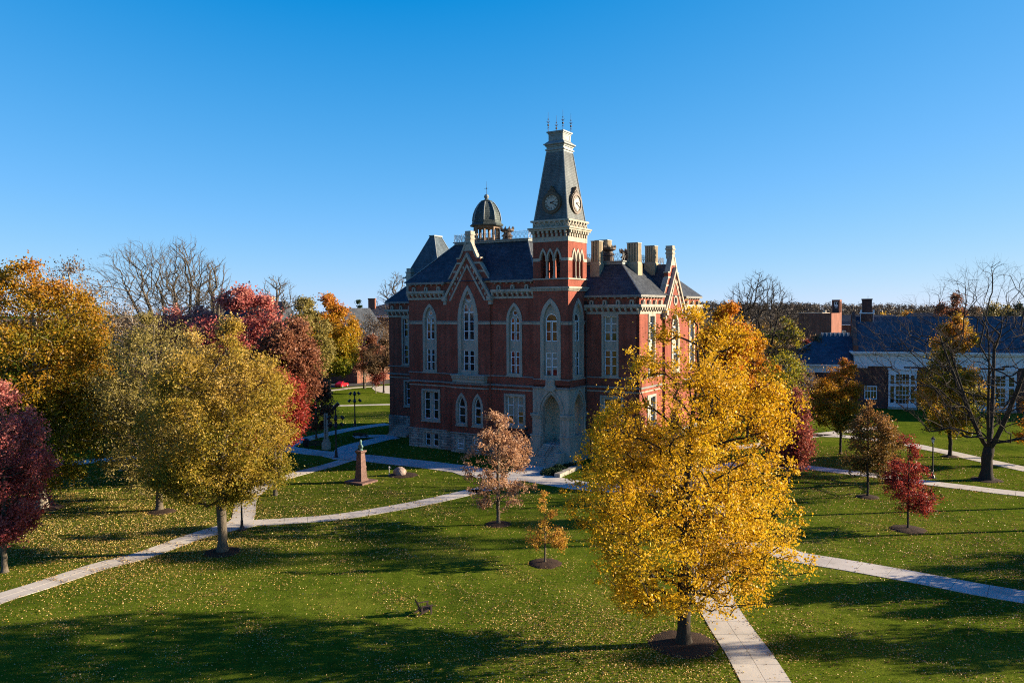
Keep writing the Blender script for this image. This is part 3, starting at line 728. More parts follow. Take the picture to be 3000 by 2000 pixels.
# clocks
def numeral(mb, pl, c, z, d0, d1, txt, ang_, rr, hgt):
    """roman numeral standing radially"""
    w = {'I': .07, 'V': .17, 'X': .18}
    tot = sum(w[ch] for ch in txt); x = -tot / 2
    def seg(x0, y0, x1, y1, th=.035):
        pts = []
        dx, dy = x1 - x0, y1 - y0; l = math.hypot(dx, dy); nx, ny = -dy / l * th / 2, dx / l * th / 2
        for px, py in ((x0 + nx, y0 + ny), (x1 + nx, y1 + ny), (x1 - nx, y1 - ny), (x0 - nx, y0 - ny)):
            X, Y = px, py + rr
            a = -ang_
            pts.append((c + X * math.cos(a) - Y * math.sin(a), z + X * math.sin(a) + Y * math.cos(a)))
        mb.plate(pl, pts, [], d0, d1)
    for ch in txt:
        m_ = w[ch]; h = hgt / 2
        if ch == 'I': seg(x + m_ / 2, -h, x + m_ / 2, h)
        if ch == 'V': seg(x + .03, h, x + m_ / 2, -h); seg(x + m_ - .03, h, x + m_ / 2, -h)
        if ch == 'X': seg(x + .03, h, x + m_ - .03, -h); seg(x + m_ - .03, h, x + .03, -h)
        x += m_
ROM = ['XII', 'I', 'II', 'III', 'IIII', 'V', 'VI', 'VII', 'VIII', 'IX', 'X', 'XI']
for pl, c, d, o in (('F', 23.3, TC[1] - face_at(32.3), -1), ('R', 2.1, TC[0] + face_at(32.3), 1)):
    zc = 32.35; rg = MB()
    rg.plate(pl, circle(c, zc, 1.3, 28), [circle(c, zc, .98, 28)], d + o * .34, d - o * .35)
    rg.plate(pl, circle(c, zc, 1.38, 28), [circle(c, zc, 1.2, 28)], d + o * .22, d - o * .3)
    rg.plate(pl, circle(c, zc, 1.05, 28), [circle(c, zc, .96, 28)], d + o * .40, d + o * .3)
    for k, zz, r_ in ((0, zc + 1.55, .3), (-.34, zc + 1.38, .2), (.34, zc + 1.38, .2), (0, zc + 1.95, .16)):
        rg.plate(pl, circle(c + k, zz, r_, 10), [circle(c + k, zz, r_ * .45, 10)], d + o * .28, d + o * .1)
    rg.plate(pl, [(c - .62, zc + 1.15), (c, zc + 2.1), (c + .62, zc + 1.15)], [], d + o * .2, d - o * .3)
    ck = rg.build('clock', M['dial_ring'], hall)
    fc = MB(); fc.plate(pl, circle(c, zc, 1.0, 28), [], d + o * .28, d + o * .1); fc.build('dial', M['dial'], ck)
    for i, tx in enumerate(ROM):
        nm = MB(); numeral(nm, pl, c, zc, d + o * .295, d + o * .282, tx, i * math.pi / 6, .74, .30); nm.build('numeral', M['black'], ck)
    for a, l, w in ((math.radians(70), .52, .1), (math.radians(120), .82, .07)):
        hd = MB(); ca, sa = math.sin(a), math.cos(a)
        q = [(c + ca * t + sa * s_, zc + sa * t - ca * s_) for t, s_ in ((-.2, -w / 2), (-.2, w / 2), (l * .8, w / 2), (l, 0), (l * .8, -w / 2))]
        hd.plate(pl, q, [], d + o * .36, d + o * .32); hd.plate(pl, circle(c, zc, .1, 8), [], d + o * .37, d + o * .29); hd.build('hand', M['black'], ck)
# porch under the tower
po = MB()
oa = gothic(22.0, 24.56, 2.2, 6.15, 8.5, 9)
po.plate('F', rect(20.6, 25.72, -.1, 9.3), [[(22.0, .0)] + arch(22.0, 24.56, 6.15, 8.5, 9) + [(24.56, .0)]], TY0 - .08, TY0 + .62)
po.plate('R', rect(TY0 + .621, 4.05, -.1, 9.3), [[(.75, 3.3)] + arch(.75, 3.35, 6.15, 8.5, 9) + [(3.35, 3.3)]], TX1 + .06, TX1 - .6)
for pl, c0, c1, d, o in (('F', 22.0, 24.56, TY0 - .08, -1), ('R', .75, 3.35, TX1 + .06, 1)):
    po.plate(pl, arch(c0 - .62, c1 + .62, 6.0, 9.35, 10) + arch(c0 - .36, c1 + .36, 6.0, 8.98, 10)[::-1], [], d + o * .16, d - o * .05)
    po.plate(pl, arch(c0 - .30, c1 + .30, 6.0, 8.9, 10) + arch(c0 - .1, c1 + .1, 6.0, 8.62, 10)[::-1], [], d + o * .07, d - o * .05)
for x0, x1, y0, y1 in ((20.5, 21.75, -.75, .2), (24.75, 25.95, -.78, .35), (25.2, 25.95, 3.55, 4.08)):
    po.box(x0 - .1, y0 - .1, -.1, x1 + .1, y1, 3.2); po.box(x0 - .16, y0 - .16, 3.2, x1 + .16, y1, 3.4)
    po.box(x0 + .08, y0 + .08, 3.4, x1 - .08, y1, 5.55); po.box(x0 - .02, y0 - .02, 5.5, x1 + .02, y1, 5.75); po.box(x0 - .12, y0 - .12, 5.75, x1 + .12, y1, 6.05)
for x, y in ((21.75, -.62), (24.7, -.62), (25.85, .55), (25.85, 3.5)):
    po.lathe([(.2, 3.4), (.2, 3.6), (.13, 3.7), (.13, 5.3), (.21, 5.6), (.21, 5.8)], x, y, 8)
po.plate('F', [(22.75, 8.95), (22.3, 9.3), (22.62, 9.7), (22.62, 10.42), (23.8, 10.42), (23.8, 9.7), (24.1, 9.3), (23.7, 8.95)], [], TY0 - .34, TY0)
po.plate('F', rect(22.85, 23.55, 9.5, 10.25), [rect(22.95, 23.45, 9.6, 10.15)], TY0 - .4, TY0 - .3)
po.box(25.55, .4, -.1, 25.95, 3.7, 3.15); po.box(25.5, .35, 3.15, 26.0, 3.7, 3.33)
for i in range(7): po.pbox('R', .75 + i * .4, .98 + i * .4, 2.6, 3.05, 25.99, 25.9)
po.build('porch', M['stone'], hall)
pi = MB(); pi.box(20.72, .12, 2.0, 20.9, 4.0, 9.2); pi.box(20.9, 3.9, 2.0, 25.1, 4.08, 9.2); pi.box(20.9, .2, 8.7, 25.1, 3.9, 9.2)
pi.build('porch_wall', M['plaster'], hall)
pf = MB(); pf.box(20.8, -.45, 1.9, 25.2, 4.0, 2.2); pf.build('porch_floor', M['concrete'], hall)
pd = MB(); pd.plate('F', gothic(22.4, 24.2, 2.2, 4.6, 6.0), [], 3.82, 3.9); pd.build('door', M['dark_in'], hall)
pl_ = MB(); pl_.box(20.9, 1.6, 4.4, 21.0, 1.95, 5.2); pl_.build('wall_lantern', M['black'], hall)
stp = MB()
for i in range(12):
    z = 2.2 - .183 * (i + 1); y = -.55 - .29 * i
    w = .0 if i < 6 else .25
    stp.box(22.05 - w * 4, y - .29, -.05, 24.7 + w * 2.8, y, z)
stp.box(24.6, -2.2, -.05, 25.4, -.85, 1.5); stp.build('front_steps', M['stone'], hall)
hr = MB()
for i in range(9):
    y = -.6 - i * .36; z = 2.2 - .183 * (i * .36 / .29); hr.tube((23.9, y, z - .1), (23.9, y, z + .95), .014, k=4)
hr.tube((23.9, -.6, 3.15), (23.9, -3.5, 1.32), .03, k=5); hr.tube((23.9, -.6, 2.5), (23.9, -3.5, .65), .02, k=4); hr.build('handrail', M['iron'], hall)
# left entrance steps
ls = MB()
for i in range(8):
    ls.box(-8.9, 7.86 - .32 * (i + 1) - 0, -.05, -5.2, 7.86 - .32 * i, 1.5 - .17 * i)
ls.build('side_steps', M['stone'], hall)
hr = MB()
for x in (-5.3, -8.8):
    for i in range(7): hr.tube((x, 7.7 - i * .38, 1.4 - .2 * i), (x, 7.7 - i * .38, 2.4 - .2 * i), .015, k=4)
    hr.tube((x, 7.7, 2.4), (x, 5.4, 1.2), .03, k=5)
hr.build('handrail', M['iron'], hall)
flush()
# --- roofs
rf = MB()
rf.frustum((-.42, -.42, 21.1, 24.3), 22.93, (4.7, 5.0, 16.6, 19.0), 28.4)
rf.frustum((20.75, 3.68, 33.52, 26.4), 20.86, (20.75, 8.0, 29.0, 22.0), 24.95)
rf.frustum((-11.12, 7.58, .1, 22.4), 20.46, (-7.2, 11.6, .1, 18.4), 24.5)
rf.add([(6.95, .5, 22.9), (13.75, .5, 22.9), (10.35, .5, 27.4), (6.95, 6, 22.9), (13.75, 6, 22.9), (10.35, 6, 27.4)], [(0, 1, 2), (3, 5, 4), (0, 2, 5, 3), (1, 4, 5, 2), (0, 3, 4, 1)])
rf.add([(32.65, 12.1, 20.8), (32.65, 18.9, 20.8), (32.65, 15.5, 25.15), (27, 12.1, 20.8), (27, 18.9, 20.8), (27, 15.5, 25.15)], [(0, 1, 2), (3, 5, 4), (0, 2, 5, 3), (1, 4, 5, 2), (0, 3, 4, 1)])
roof = rf.build('roof', M['slate'], hall)
dk = MB(); dk.box(4.5, 4.8, 28.38, 16.8, 19.2, 28.62); dk.box(4.35, 4.65, 28.62, 16.95, 19.35, 28.74)
dk.box(20.8, 7.85, 24.93, 29.15, 22.15, 25.25); dk.box(20.8, 7.7, 25.25, 29.3, 22.3, 25.38)
for a, b_ in (((-.42, -.42, 22.95), (4.6, 4.9, 28.4)), ((21.1, -.42, 22.95), (16.7, 4.9, 28.4)), ((33.52, 3.68, 20.9), (29.05, 7.95, 24.95)), ((-11.1, 7.6, 20.5), (-7.2, 11.6, 24.5))): dk.tube(a, b_, .09, k=5)
dk.build('roof_deck', M['lead'], roof)
def cresting(x0, y0, x1, y1, z, name='roof_cresting'):
    c = MB()
    for (ax, ay), (bx, by) in (((x0, y0), (x1, y0)), ((x1, y0), (x1, y1)), ((x1, y1), (x0, y1)), ((x0, y1), (x0, y0))):
        L = math.hypot(bx - ax, by - ay); n = int(L / .62); dx, dy = (bx - ax) / n, (by - ay) / n
        for zz, r in ((z + .12, .022), (z + .95, .025)): c.tube((ax, ay, zz), (bx, by, zz), r, k=4)
        for i in range(n):
            p, q = (ax + dx * i, ay + dy * i), (ax + dx * (i + 1), ay + dy * (i + 1)); m_ = ((p[0] + q[0]) / 2, (p[1] + q[1]) / 2)
            c.tube((*p, z), (*p, z + 1.15), .02, k=4); c.tube((*p, z + .12), (*m_, z + .9), .02, k=3); c.tube((*m_, z + .9), (*q, z + .12), .02, k=3)
            c.tube((*p, z + .9), (*m_, z + .4), .014, k=3); c.tube((*m_, z + .4), (*q, z + .9), .014, k=3); c.tube((*m_, z + .9), (*m_, z + 1.12), .02, k=3)
    c.build(name, M['iron'], hall)
cresting(4.5, 4.8, 16.8, 19.2, 28.72); cresting(20.9, 7.85, 29.15, 22.15, 25.36)
# pavilion roof over the left wing
pv = MB(); pv.box(-9.3, 10.7, 20, -2.7, 17.3, 24.3); pvo = pv.build('pavilion', M['brick'], hall)
pr = MB(); pr.frustum((-9.4, 10.5, -2.6, 17.5), 24.3, (-6.35, 13.1, -5.55, 14.9), 30.8); pr.build('pavilion_roof', M['blue_slate'], pvo)
pc = MB(); pc.box(-6.5, 12.95, 30.78, -5.4, 15.05, 30.98)
for sx_, sy_ in ((-1, -1), (1, -1), (1, 1)): pc.tube((-6 + sx_ * 3.4, 14 + sy_ * 3.5, 24.3), (-5.95 + sx_ * .4, 14 + sy_ * .9, 30.8), .08, k=5)
pc.box(-9.75, 10.25, 24.15, -2.25, 17.75, 24.4); pc.build('pavilion_trim', M['lead'], pvo)
# cupola
cx, cyy = 6.9, 9.5; ph = math.pi / 8; q_ = .9
cu = MB(); cu.lathe([(r * q_, z) for r, z in [(2.05, 28.6), (2.05, 29.5)]], cx, cyy, 8, ph)
for i in range(8):
    a = ph + i * math.pi / 4; cu.box(cx + 1.75 * math.cos(a) - .15, cyy + 1.75 * math.sin(a) - .15, 28.6, cx + 1.75 * math.cos(a) + .15, cyy + 1.75 * math.sin(a) + .15, 31.3)
cu.lathe([(r * q_, z) for r, z in [(2.1, 30.95), (2.15, 31.3)]], cx, cyy, 8, ph); cuo = cu.build('cupola', M['brown_wood'], hall)
cd = MB(); cd.lathe([(r * q_, z) for r, z in [(2.65, 31.25), (2.8, 31.4), (2.55, 31.62), (2.42, 31.7), (2.42, 31.98), (2.3, 32.05), (2.24, 32.6), (2.08, 33.2), (1.8, 33.8), (1.42, 34.35), (1.0, 34.78), (.95, 34.8), (1.0, 34.92), (.55, 35.05), (.25, 35.2), (.22, 35.3)]], cx, cyy, 8, ph)
cd.build('dome', M['dome'], cuo)
dprof = [(2.12, 32.05), (2.06, 32.6), (1.92, 33.2), (1.67, 33.8), (1.32, 34.35), (.95, 34.78)]
for i in range(8):
    a = ph + i * math.pi / 4; ck_ = MB()
    for (r0, z0), (r1, z1) in zip(dprof[:-1], dprof[1:]): ck_.tube((cx + r0 * math.cos(a), cyy + r0 * math.sin(a), z0), (cx + r1 * math.cos(a), cyy + r1 * math.sin(a), z1), .085, k=5)
    ck_.build('dome_rib', M['lead'], cuo)
ck_ = MB(); ck_.lathe([(r * q_, z) for r, z in [(.1, 35.2), (.3, 35.3), (.42, 35.55), (.3, 35.82), (.1, 35.92)]], cx, cyy, 10); ck_.build('ball', M['lead'], cuo)
vn = MB(); vn.tube((cx, cyy, 35.9), (cx, cyy, 37.8), .035, .012, 5); vn.tube((cx - .35, cyy, 36.75), (cx + .35, cyy, 36.75), .025, k=4); vn.lathe([(r * q_, z) for r, z in [(.02, 36.6), (.1, 36.75), (.02, 36.9)]], cx, cyy, 6); vn.build('weather_vane', M['iron'], cuo)
def ventilator(x, y, z, s=1.0):
    v = MB(); v.lathe([(.75 * s, z), (.7 * s, z + .8 * s), (.55 * s, z + 1.0 * s), (.9 * s, z + 1.05 * s), (.6 * s, z + 1.35 * s), (.5 * s, z + 1.6 * s), (1.0 * s, z + 1.85 * s), (1.0 * s, z + 2.1 * s), (.8 * s, z + 2.12 * s)], x, y, 14)
    for i in range(10):
        a = i * math.pi / 5; v.lathe([(.09, z + 2.1 * s), (.12, z + 2.25 * s), (.02, z + 2.5 * s)], x + .95 * s * math.cos(a), y + .95 * s * math.sin(a), 5)
    v.build('ventilator', M['rust_iron'], hall)
ventilator(9.6, 10.8, 28.7); ventilator(26.1, 10.2, 25.3, .95); ventilator(26.2, 15.5, 25.3, .9)
def stack(x0, y0, x1, y1, zb, zm, zt, ribs=4):
    s = MB(); s.box(x0 - .12, y0 - .12, zb, x1 + .12, y1 + .12, zm); s.frustum((x0 - .12, y0 - .12, x1 + .12, y1 + .12), zm, (x0, y0, x1, y1), zm + .35)
    s.box(x0 + .12, y0 + .12, zm + .3, x1 - .12, y1 - .12, zt - .05)
    for i in range(ribs):
        a = x0 + (x1 - x0) * (i + .5) / ribs; w = (x1 - x0) / ribs * .27; s.box(a - w, y0 - .06, zm + .3, a + w, y1 + .06, zt - .1)
        a = y0 + (y1 - y0) * (i + .5) / ribs; w = (y1 - y0) / ribs * .27; s.box(x0 - .06, a - w, zm + .3, x1 + .06, a + w, zt - .1)
    o = s.build('chimney', M['tan_stone'], hall)
    c = MB(); c.box(x0 - .08, y0 - .08, zt - .1, x1 + .08, y1 + .08, zt); c.build('chimney_cap', M['lead'], o)
stack(25.4, 6.4, 26.5, 7.5, 22.5, 25.0, 28.0, 3)
stack(29.0, 9.7, 30.45, 10.9, 23.0, 25.0, 27.8, 4); stack(29.5, 14.5, 30.8, 15.7, 23.5, 25.2, 27.7, 4); stack(23.2, 12.0, 25.0, 13.4, 24.5, 26.0, 28.6, 4)
lc = MB(); lc.box(-7.95, 9.0, 20, -7.05, 9.9, 25.0); lc.box(-8.05, 8.9, 24.95, -6.95, 10.0, 25.12); lc.box(-7.9, 9.05, 25.12, -7.1, 9.85, 25.65); lc.build('chimney', M['stone'], hall)

# ------------------------------------------------------------------ trees
def np_mesh(name, co, loops, starts, mat, parent, tint=None, smooth=False):
    me = bpy.data.meshes.new(name)
    me.vertices.add(len(co)); me.vertices.foreach_set('co', np.asarray(co, np.float32).ravel())
    me.loops.add(len(loops)); me.loops.foreach_set('vertex_index', np.asarray(loops, np.int32))
    me.polygons.add(len(starts)); me.polygons.foreach_set('loop_start', np.asarray(starts, np.int32))
    if tint is not None:
        a = me.attributes.new('tint', 'FLOAT', 'FACE'); a.data.foreach_set('value', np.asarray(tint, np.float32))
    me.update(calc_edges=True)
    if smooth: me.polygons.foreach_set('use_smooth', np.ones(len(starts), bool))
    return link_mesh(name, me, mat, parent)

def leaves(name, ctr, size, tint, rng, mat, parent, flat=0.0, aspect=0.62):
    n = len(ctr)
    a = rng.normal(size=(n, 3)); a[:, 2] = a[:, 2] * (1 - flat) - 0.25 * (1 - flat); a /= np.linalg.norm(a, axis=1)[:, None]
    b = rng.normal(size=(n, 3)); b[:, 2] *= (1 - flat); b -= a * (a * b).sum(1)[:, None]; b /= np.linalg.norm(b, axis=1)[:, None]
    sz = size * rng.uniform(.65, 1.3, n)[:, None] * .5
    nm = np.cross(a, b) * sz * .25
    co = np.stack([ctr - a * sz, ctr + b * sz * aspect + nm, ctr + a * sz, ctr - b * sz * aspect + nm], 1).reshape(-1, 3)
    return np_mesh(name, co, np.arange(4 * n), np.arange(n) * 4, mat, parent, tint)

def tubes(name, chains, mat, parent):
    """chains: list of (points, radii)"""
    CO = []; LO = []; nb = 0
    for pts, rad in chains:
        pts = np.asarray(pts); rad = np.asarray(rad); m_ = len(pts)
        if m_ < 2: continue
        k = 10 if rad[0] > .16 else (6 if rad[0] > .05 else (4 if rad[0] > .022 else 3))
        t = np.gradient(pts, axis=0); t /= (np.linalg.norm(t, axis=1)[:, None] + 1e-9)
        ref = np.array([1.0, 0.13, 0.0]) if abs(t[:, 2]).mean() > .5 else np.array([0.1, 0, 1.0])
        a = np.cross(t, ref); a /= (np.linalg.norm(a, axis=1)[:, None] + 1e-9); b = np.cross(t, a)
        an = 2 * np.pi * np.arange(k) / k
        ring_ = pts[:, None, :] + rad[:, None, None] * (a[:, None, :] * np.cos(an)[None, :, None] + b[:, None, :] * np.sin(an)[None, :, None])
        CO.append(ring_.reshape(-1, 3))
        i = np.arange(m_ - 1)[:, None] * k; j = np.arange(k)[None, :]; j2 = (j + 1) % k
        LO.append((np.stack([i + j, i + j2, i + k + j2, i + k + j], -1) + nb).reshape(-1)); nb += m_ * k
    co = np.concatenate(CO); lo = np.concatenate(LO)
    return np_mesh(name, co, lo, np.arange(len(lo) // 4) * 4, mat, parent, smooth=True)

def tree(name, label, cat, base, prof, clear, trunk_r, n_tip, n_leaf, lsize, mat, seed, bark='bark', group=None, off=(0, 0), lump=.28, spread=.42, twig=.016,
         forks=1, tintf=None, up=.25, shell=.55, lead=.72, gaps=0.0, hang=.15, boughs=None, bs=.20):
    """skeleton grown towards points scattered through a crown envelope; prof = [(height, radius)], base to top"""
    rng = np.random.default_rng(seed)
    base = np.asarray(base, float)[:2]
    t = thing(name, label, cat, (base[0], base[1], 0), 0, group)
    zs = np.array([p[0] for p in prof]); rs = np.array([p[1] for p in prof]); top = zs[-1]
    # lumps that make the outline uneven
    nl = 26; la = rng.uniform(0, 2 * np.pi, nl); lz = rng.uniform(zs[0], top, nl); lr = rng.uniform(-1, 1, nl)
    sz = (top - zs[0]) * .13
    def env(z, th):
        r = np.interp(z, zs, rs)
        d = ((z[:, None] - lz) / sz) ** 2 + ((np.abs((th[:, None] - la + np.pi) % (2 * np.pi) - np.pi)) / .55) ** 2
        return r * (1 + lump * np.clip((np.exp(-d) * lr).sum(1), -1.3, 1.1))
    offf = lambda z: np.stack([np.interp(z, [zs[0], top], [off[0] * .4, off[0]]), np.interp(z, [zs[0], top], [off[1] * .4, off[1]])], -1)
    w = np.maximum(np.interp(np.linspace(zs[0], top, 200), zs, rs), .05) ** (1.5 if n_tip > 700 else 1.1)
    cw = np.cumsum(w); cw /= cw[-1]
    z = np.interp(rng.uniform(0, 1, n_tip), cw, np.linspace(zs[0], top, 200)); th = rng.uniform(0, 2 * np.pi, n_tip)
    r = env(z, th) * rng.uniform(0.03, 1, n_tip) ** (1 - shell)
    nb = boughs or (max(16, n_tip // 15) if n_leaf else max(16, n_tip // 5)); bs = bs if n_leaf else .3
    bx = np.stack([r * np.cos(th), r * np.sin(th), z], -1)[:nb]
    bw = rng.uniform(.35, 1.3, nb); bi = rng.choice(nb, n_tip, p=bw / bw.sum())
    R_ = np.maximum(np.interp(bx[bi, 2], zs, rs), rs.max() * .3)
    tips = bx[bi] + rng.normal(size=(n_tip, 3)) * (bs * R_ * rng.uniform(.7, 1.3, nb)[bi])[:, None] * np.array([1, 1, .75])
    tips[:, 2] = np.clip(tips[:, 2], zs[0] * .85, top)
    th = np.arctan2(tips[:, 1], tips[:, 0]); r = np.hypot(tips[:, 0], tips[:, 1]); rl = env(tips[:, 2], th) * 1.06 + .1; f_ = np.minimum(1, rl / np.maximum(r, 1e-6))
    z = tips[:, 2]; tips = np.stack([r * f_ * np.cos(th), r * f_ * np.sin(th), z], -1); tips[:, :2] += offf(z)
    if gaps > 0:
        gc = tips[rng.integers(0, n_tip, int(10 * gaps) + 1)]; gr = np.interp(gc[:, 2], zs, rs) * .33 + .15
        keep = np.all(np.linalg.norm(tips[:, None] - gc[None], axis=2) > gr[None], axis=1); tips = tips[keep]
    # trunk (one stem, or several leaders that part at the fork)
    X = []; par = []
    th_ = top * lead
    n0 = 7
    wob = rng.normal(size=(n0, 2)) * .035 * trunk_r * 6
    for i in range(n0):
        zz = clear * i / (n0 - 1)
        X.append([wob[i, 0] * i / n0, wob[i, 1] * i / n0, zz]); par.append(i - 1)
    for k in range(forks):
        a = 2 * np.pi * (k + rng.uniform(-.2, .2)) / forks + rng.uniform(0, 6)
        reach = 0.0 if forks == 1 else np.interp(th_ * .75, zs, rs) * .42
        p = n0 - 1; n1 = max(4, int((th_ - clear) / .8)); ph1, ph2 = rng.uniform(0, 6, 2)
        for i in range(1, n1 + 1):
            f = i / n1; zz = clear + (th_ - clear) * f
            o = np.array([np.interp(zz, [0, top], [0, off[0]]), np.interp(zz, [0, top], [0, off[1]])]) * (f if zz > zs[0] else 0)
            s = (.12 if n_leaf else .05) * trunk_r * 10 * f * (1 - .4 * f)
            X.append([X[n0 - 1][0] + o[0] + reach * math.cos(a) * f ** .8 + s * .35 * math.sin(ph1 + 4 * f), X[n0 - 1][1] + o[1] + reach * math.sin(a) * f ** .8 + s * .35 * math.sin(ph2 + 4 * f), zz]); par.append(p); p = len(X) - 1
    cap_ = len(X) + n_tip * 8
    A = np.zeros((cap_, 3)); A[:len(X)] = X; plen = np.zeros(cap_); cnt = len(X)
    for i in range(1, cnt): plen[i] = plen[par[i]] + np.linalg.norm(A[i] - A[par[i]]) * .35
    axis = offf(tips[:, 2])
    order = np.argsort(np.linalg.norm(tips[:, :2] - axis, axis=1) + .2 * np.abs(tips[:, 2] - zs[0]))
    istip = []
    for ti in order:
        p = tips[ti]
        d = p - A[n0 - 1:cnt]
        L = np.linalg.norm(d, axis=1)
        c = L + .33 * plen[n0 - 1:cnt] + np.maximum(0, up * np.hypot(d[:, 0], d[:, 1]) - d[:, 2]) * 1.1
        q = int(np.argmin(c)) + n0 - 1
        dist = float(L[q - n0 + 1])
        if dist < .12: continue
        k = max(1, min(6, int(dist / .55)))
        dv = p - A[q]; side = rng.normal(size=3) * dist * (.07 if n_leaf else .035); prev = q
        for j in range(1, k + 1):
            f = j / k
            pt = A[q] + dv * f + side * math.sin(math.pi * f) + np.array([0, 0, -hang * .35 * dist * math.sin(math.pi * f) if dv[2] < .3 * dist else .10 * dist * math.sin(math.pi * f)])
            A[cnt] = pt; par.append(prev); plen[cnt] = plen[prev] + np.linalg.norm(pt - A[prev]); prev = cnt; cnt += 1
        istip.append(prev)
    par = np.array(par); wgt = np.zeros(cnt); child = [[] for _ in range(cnt)]
    for i in istip: wgt[i] += 1
    for i in range(cnt - 1, 0, -1): wgt[par[i]] += wgt[i]; child[par[i]].append(i)
    wgt = np.maximum(wgt, .6)
    e = max(1.6, math.log(max(wgt[0], 3)) / math.log(max(trunk_r / twig, 1.5)))
    rad = twig * wgt ** (1 / e)
    chains = []
    if not n_leaf:                                   # the fine twigs of a bare crown
        fine = np.where((rad[:cnt] < twig * 3.0) & (np.arange(cnt) > n0))[0]
        for i in fine:
            d0 = A[i] - A[par[i]]; d0 /= np.linalg.norm(d0) + 1e-9
            for _ in range(int(rng.integers(1, 3))):
                d = d0 * .8 + rng.normal(size=3) * .5 + np.array([0, 0, .2]); d /= np.linalg.norm(d)
                l = rng.uniform(.035, .085) * rs.max() + .25; mid = A[i] + d * l * .5 + rng.normal(size=3) * l * .05
                chains.append(([A[i], mid, A[i] + d * l + np.array([0, 0, l * .08])], [twig * .62, twig * .45, twig * .25]))
    stack_ = [(0, None)]
    while stack_:
        s, p0 = stack_.pop()
        pts = [] if p0 is None else [A[p0]]; rr = [] if p0 is None else [min(rad[p0], rad[s] * 1.15)]
        i = s
        while True:
            pts.append(A[i]); rr.append(rad[i])
            if not child[i]: break
            ch = sorted(child[i], key=lambda c: -wgt[c])
            for o in ch[1:]: stack_.append((o, i))
            i = ch[0]
        rr[-1] *= .55
        if p0 is None:
            for q in range(len(pts)):
                z_ = pts[q][2]
                if z_ < 1.2: rr[q] *= 1 + .55 * max(0, 1 - z_ / (trunk_r * 2.2)) ** 1.6
        chains.append((pts, rr))
    tubes('trunk' if n_leaf else 'branches', chains, M[bark], t)
    if n_leaf:
        tp = A[np.array(istip)]; tip_t = rng.uniform(0, 1, len(tp))
        pick = rng.integers(0, len(tp), n_leaf)
        ctr = tp[pick] + rng.normal(size=(n_leaf, 3)) * spread * rng.uniform(.4, 1.25, len(tp))[pick][:, None] * np.array([1, 1, .8])
        # some leaves along the twigs themselves
        kk = n_leaf // 5; ii = np.array([i for i in range(n0, cnt) if rad[i] < twig * 3.2])
        if len(ii):
            s = rng.integers(0, len(ii), kk); ctr[:kk] = A[ii[s]] + rng.normal(size=(kk, 3)) * spread * .5
        ctr[:, 2] = np.maximum(ctr[:, 2], .4)
        if tintf is None: ti = .5 * tip_t[pick] + .5 * rng.uniform(0, 1, n_leaf)
        else: ti = tintf(ctr, zs[0], top, rng) + .22 * (tip_t[pick] - .5) + rng.normal(size=n_leaf) * .11
        leaves('crown', ctr, lsize, np.clip(ti, 0, 1), rng, mat, t)
    return t

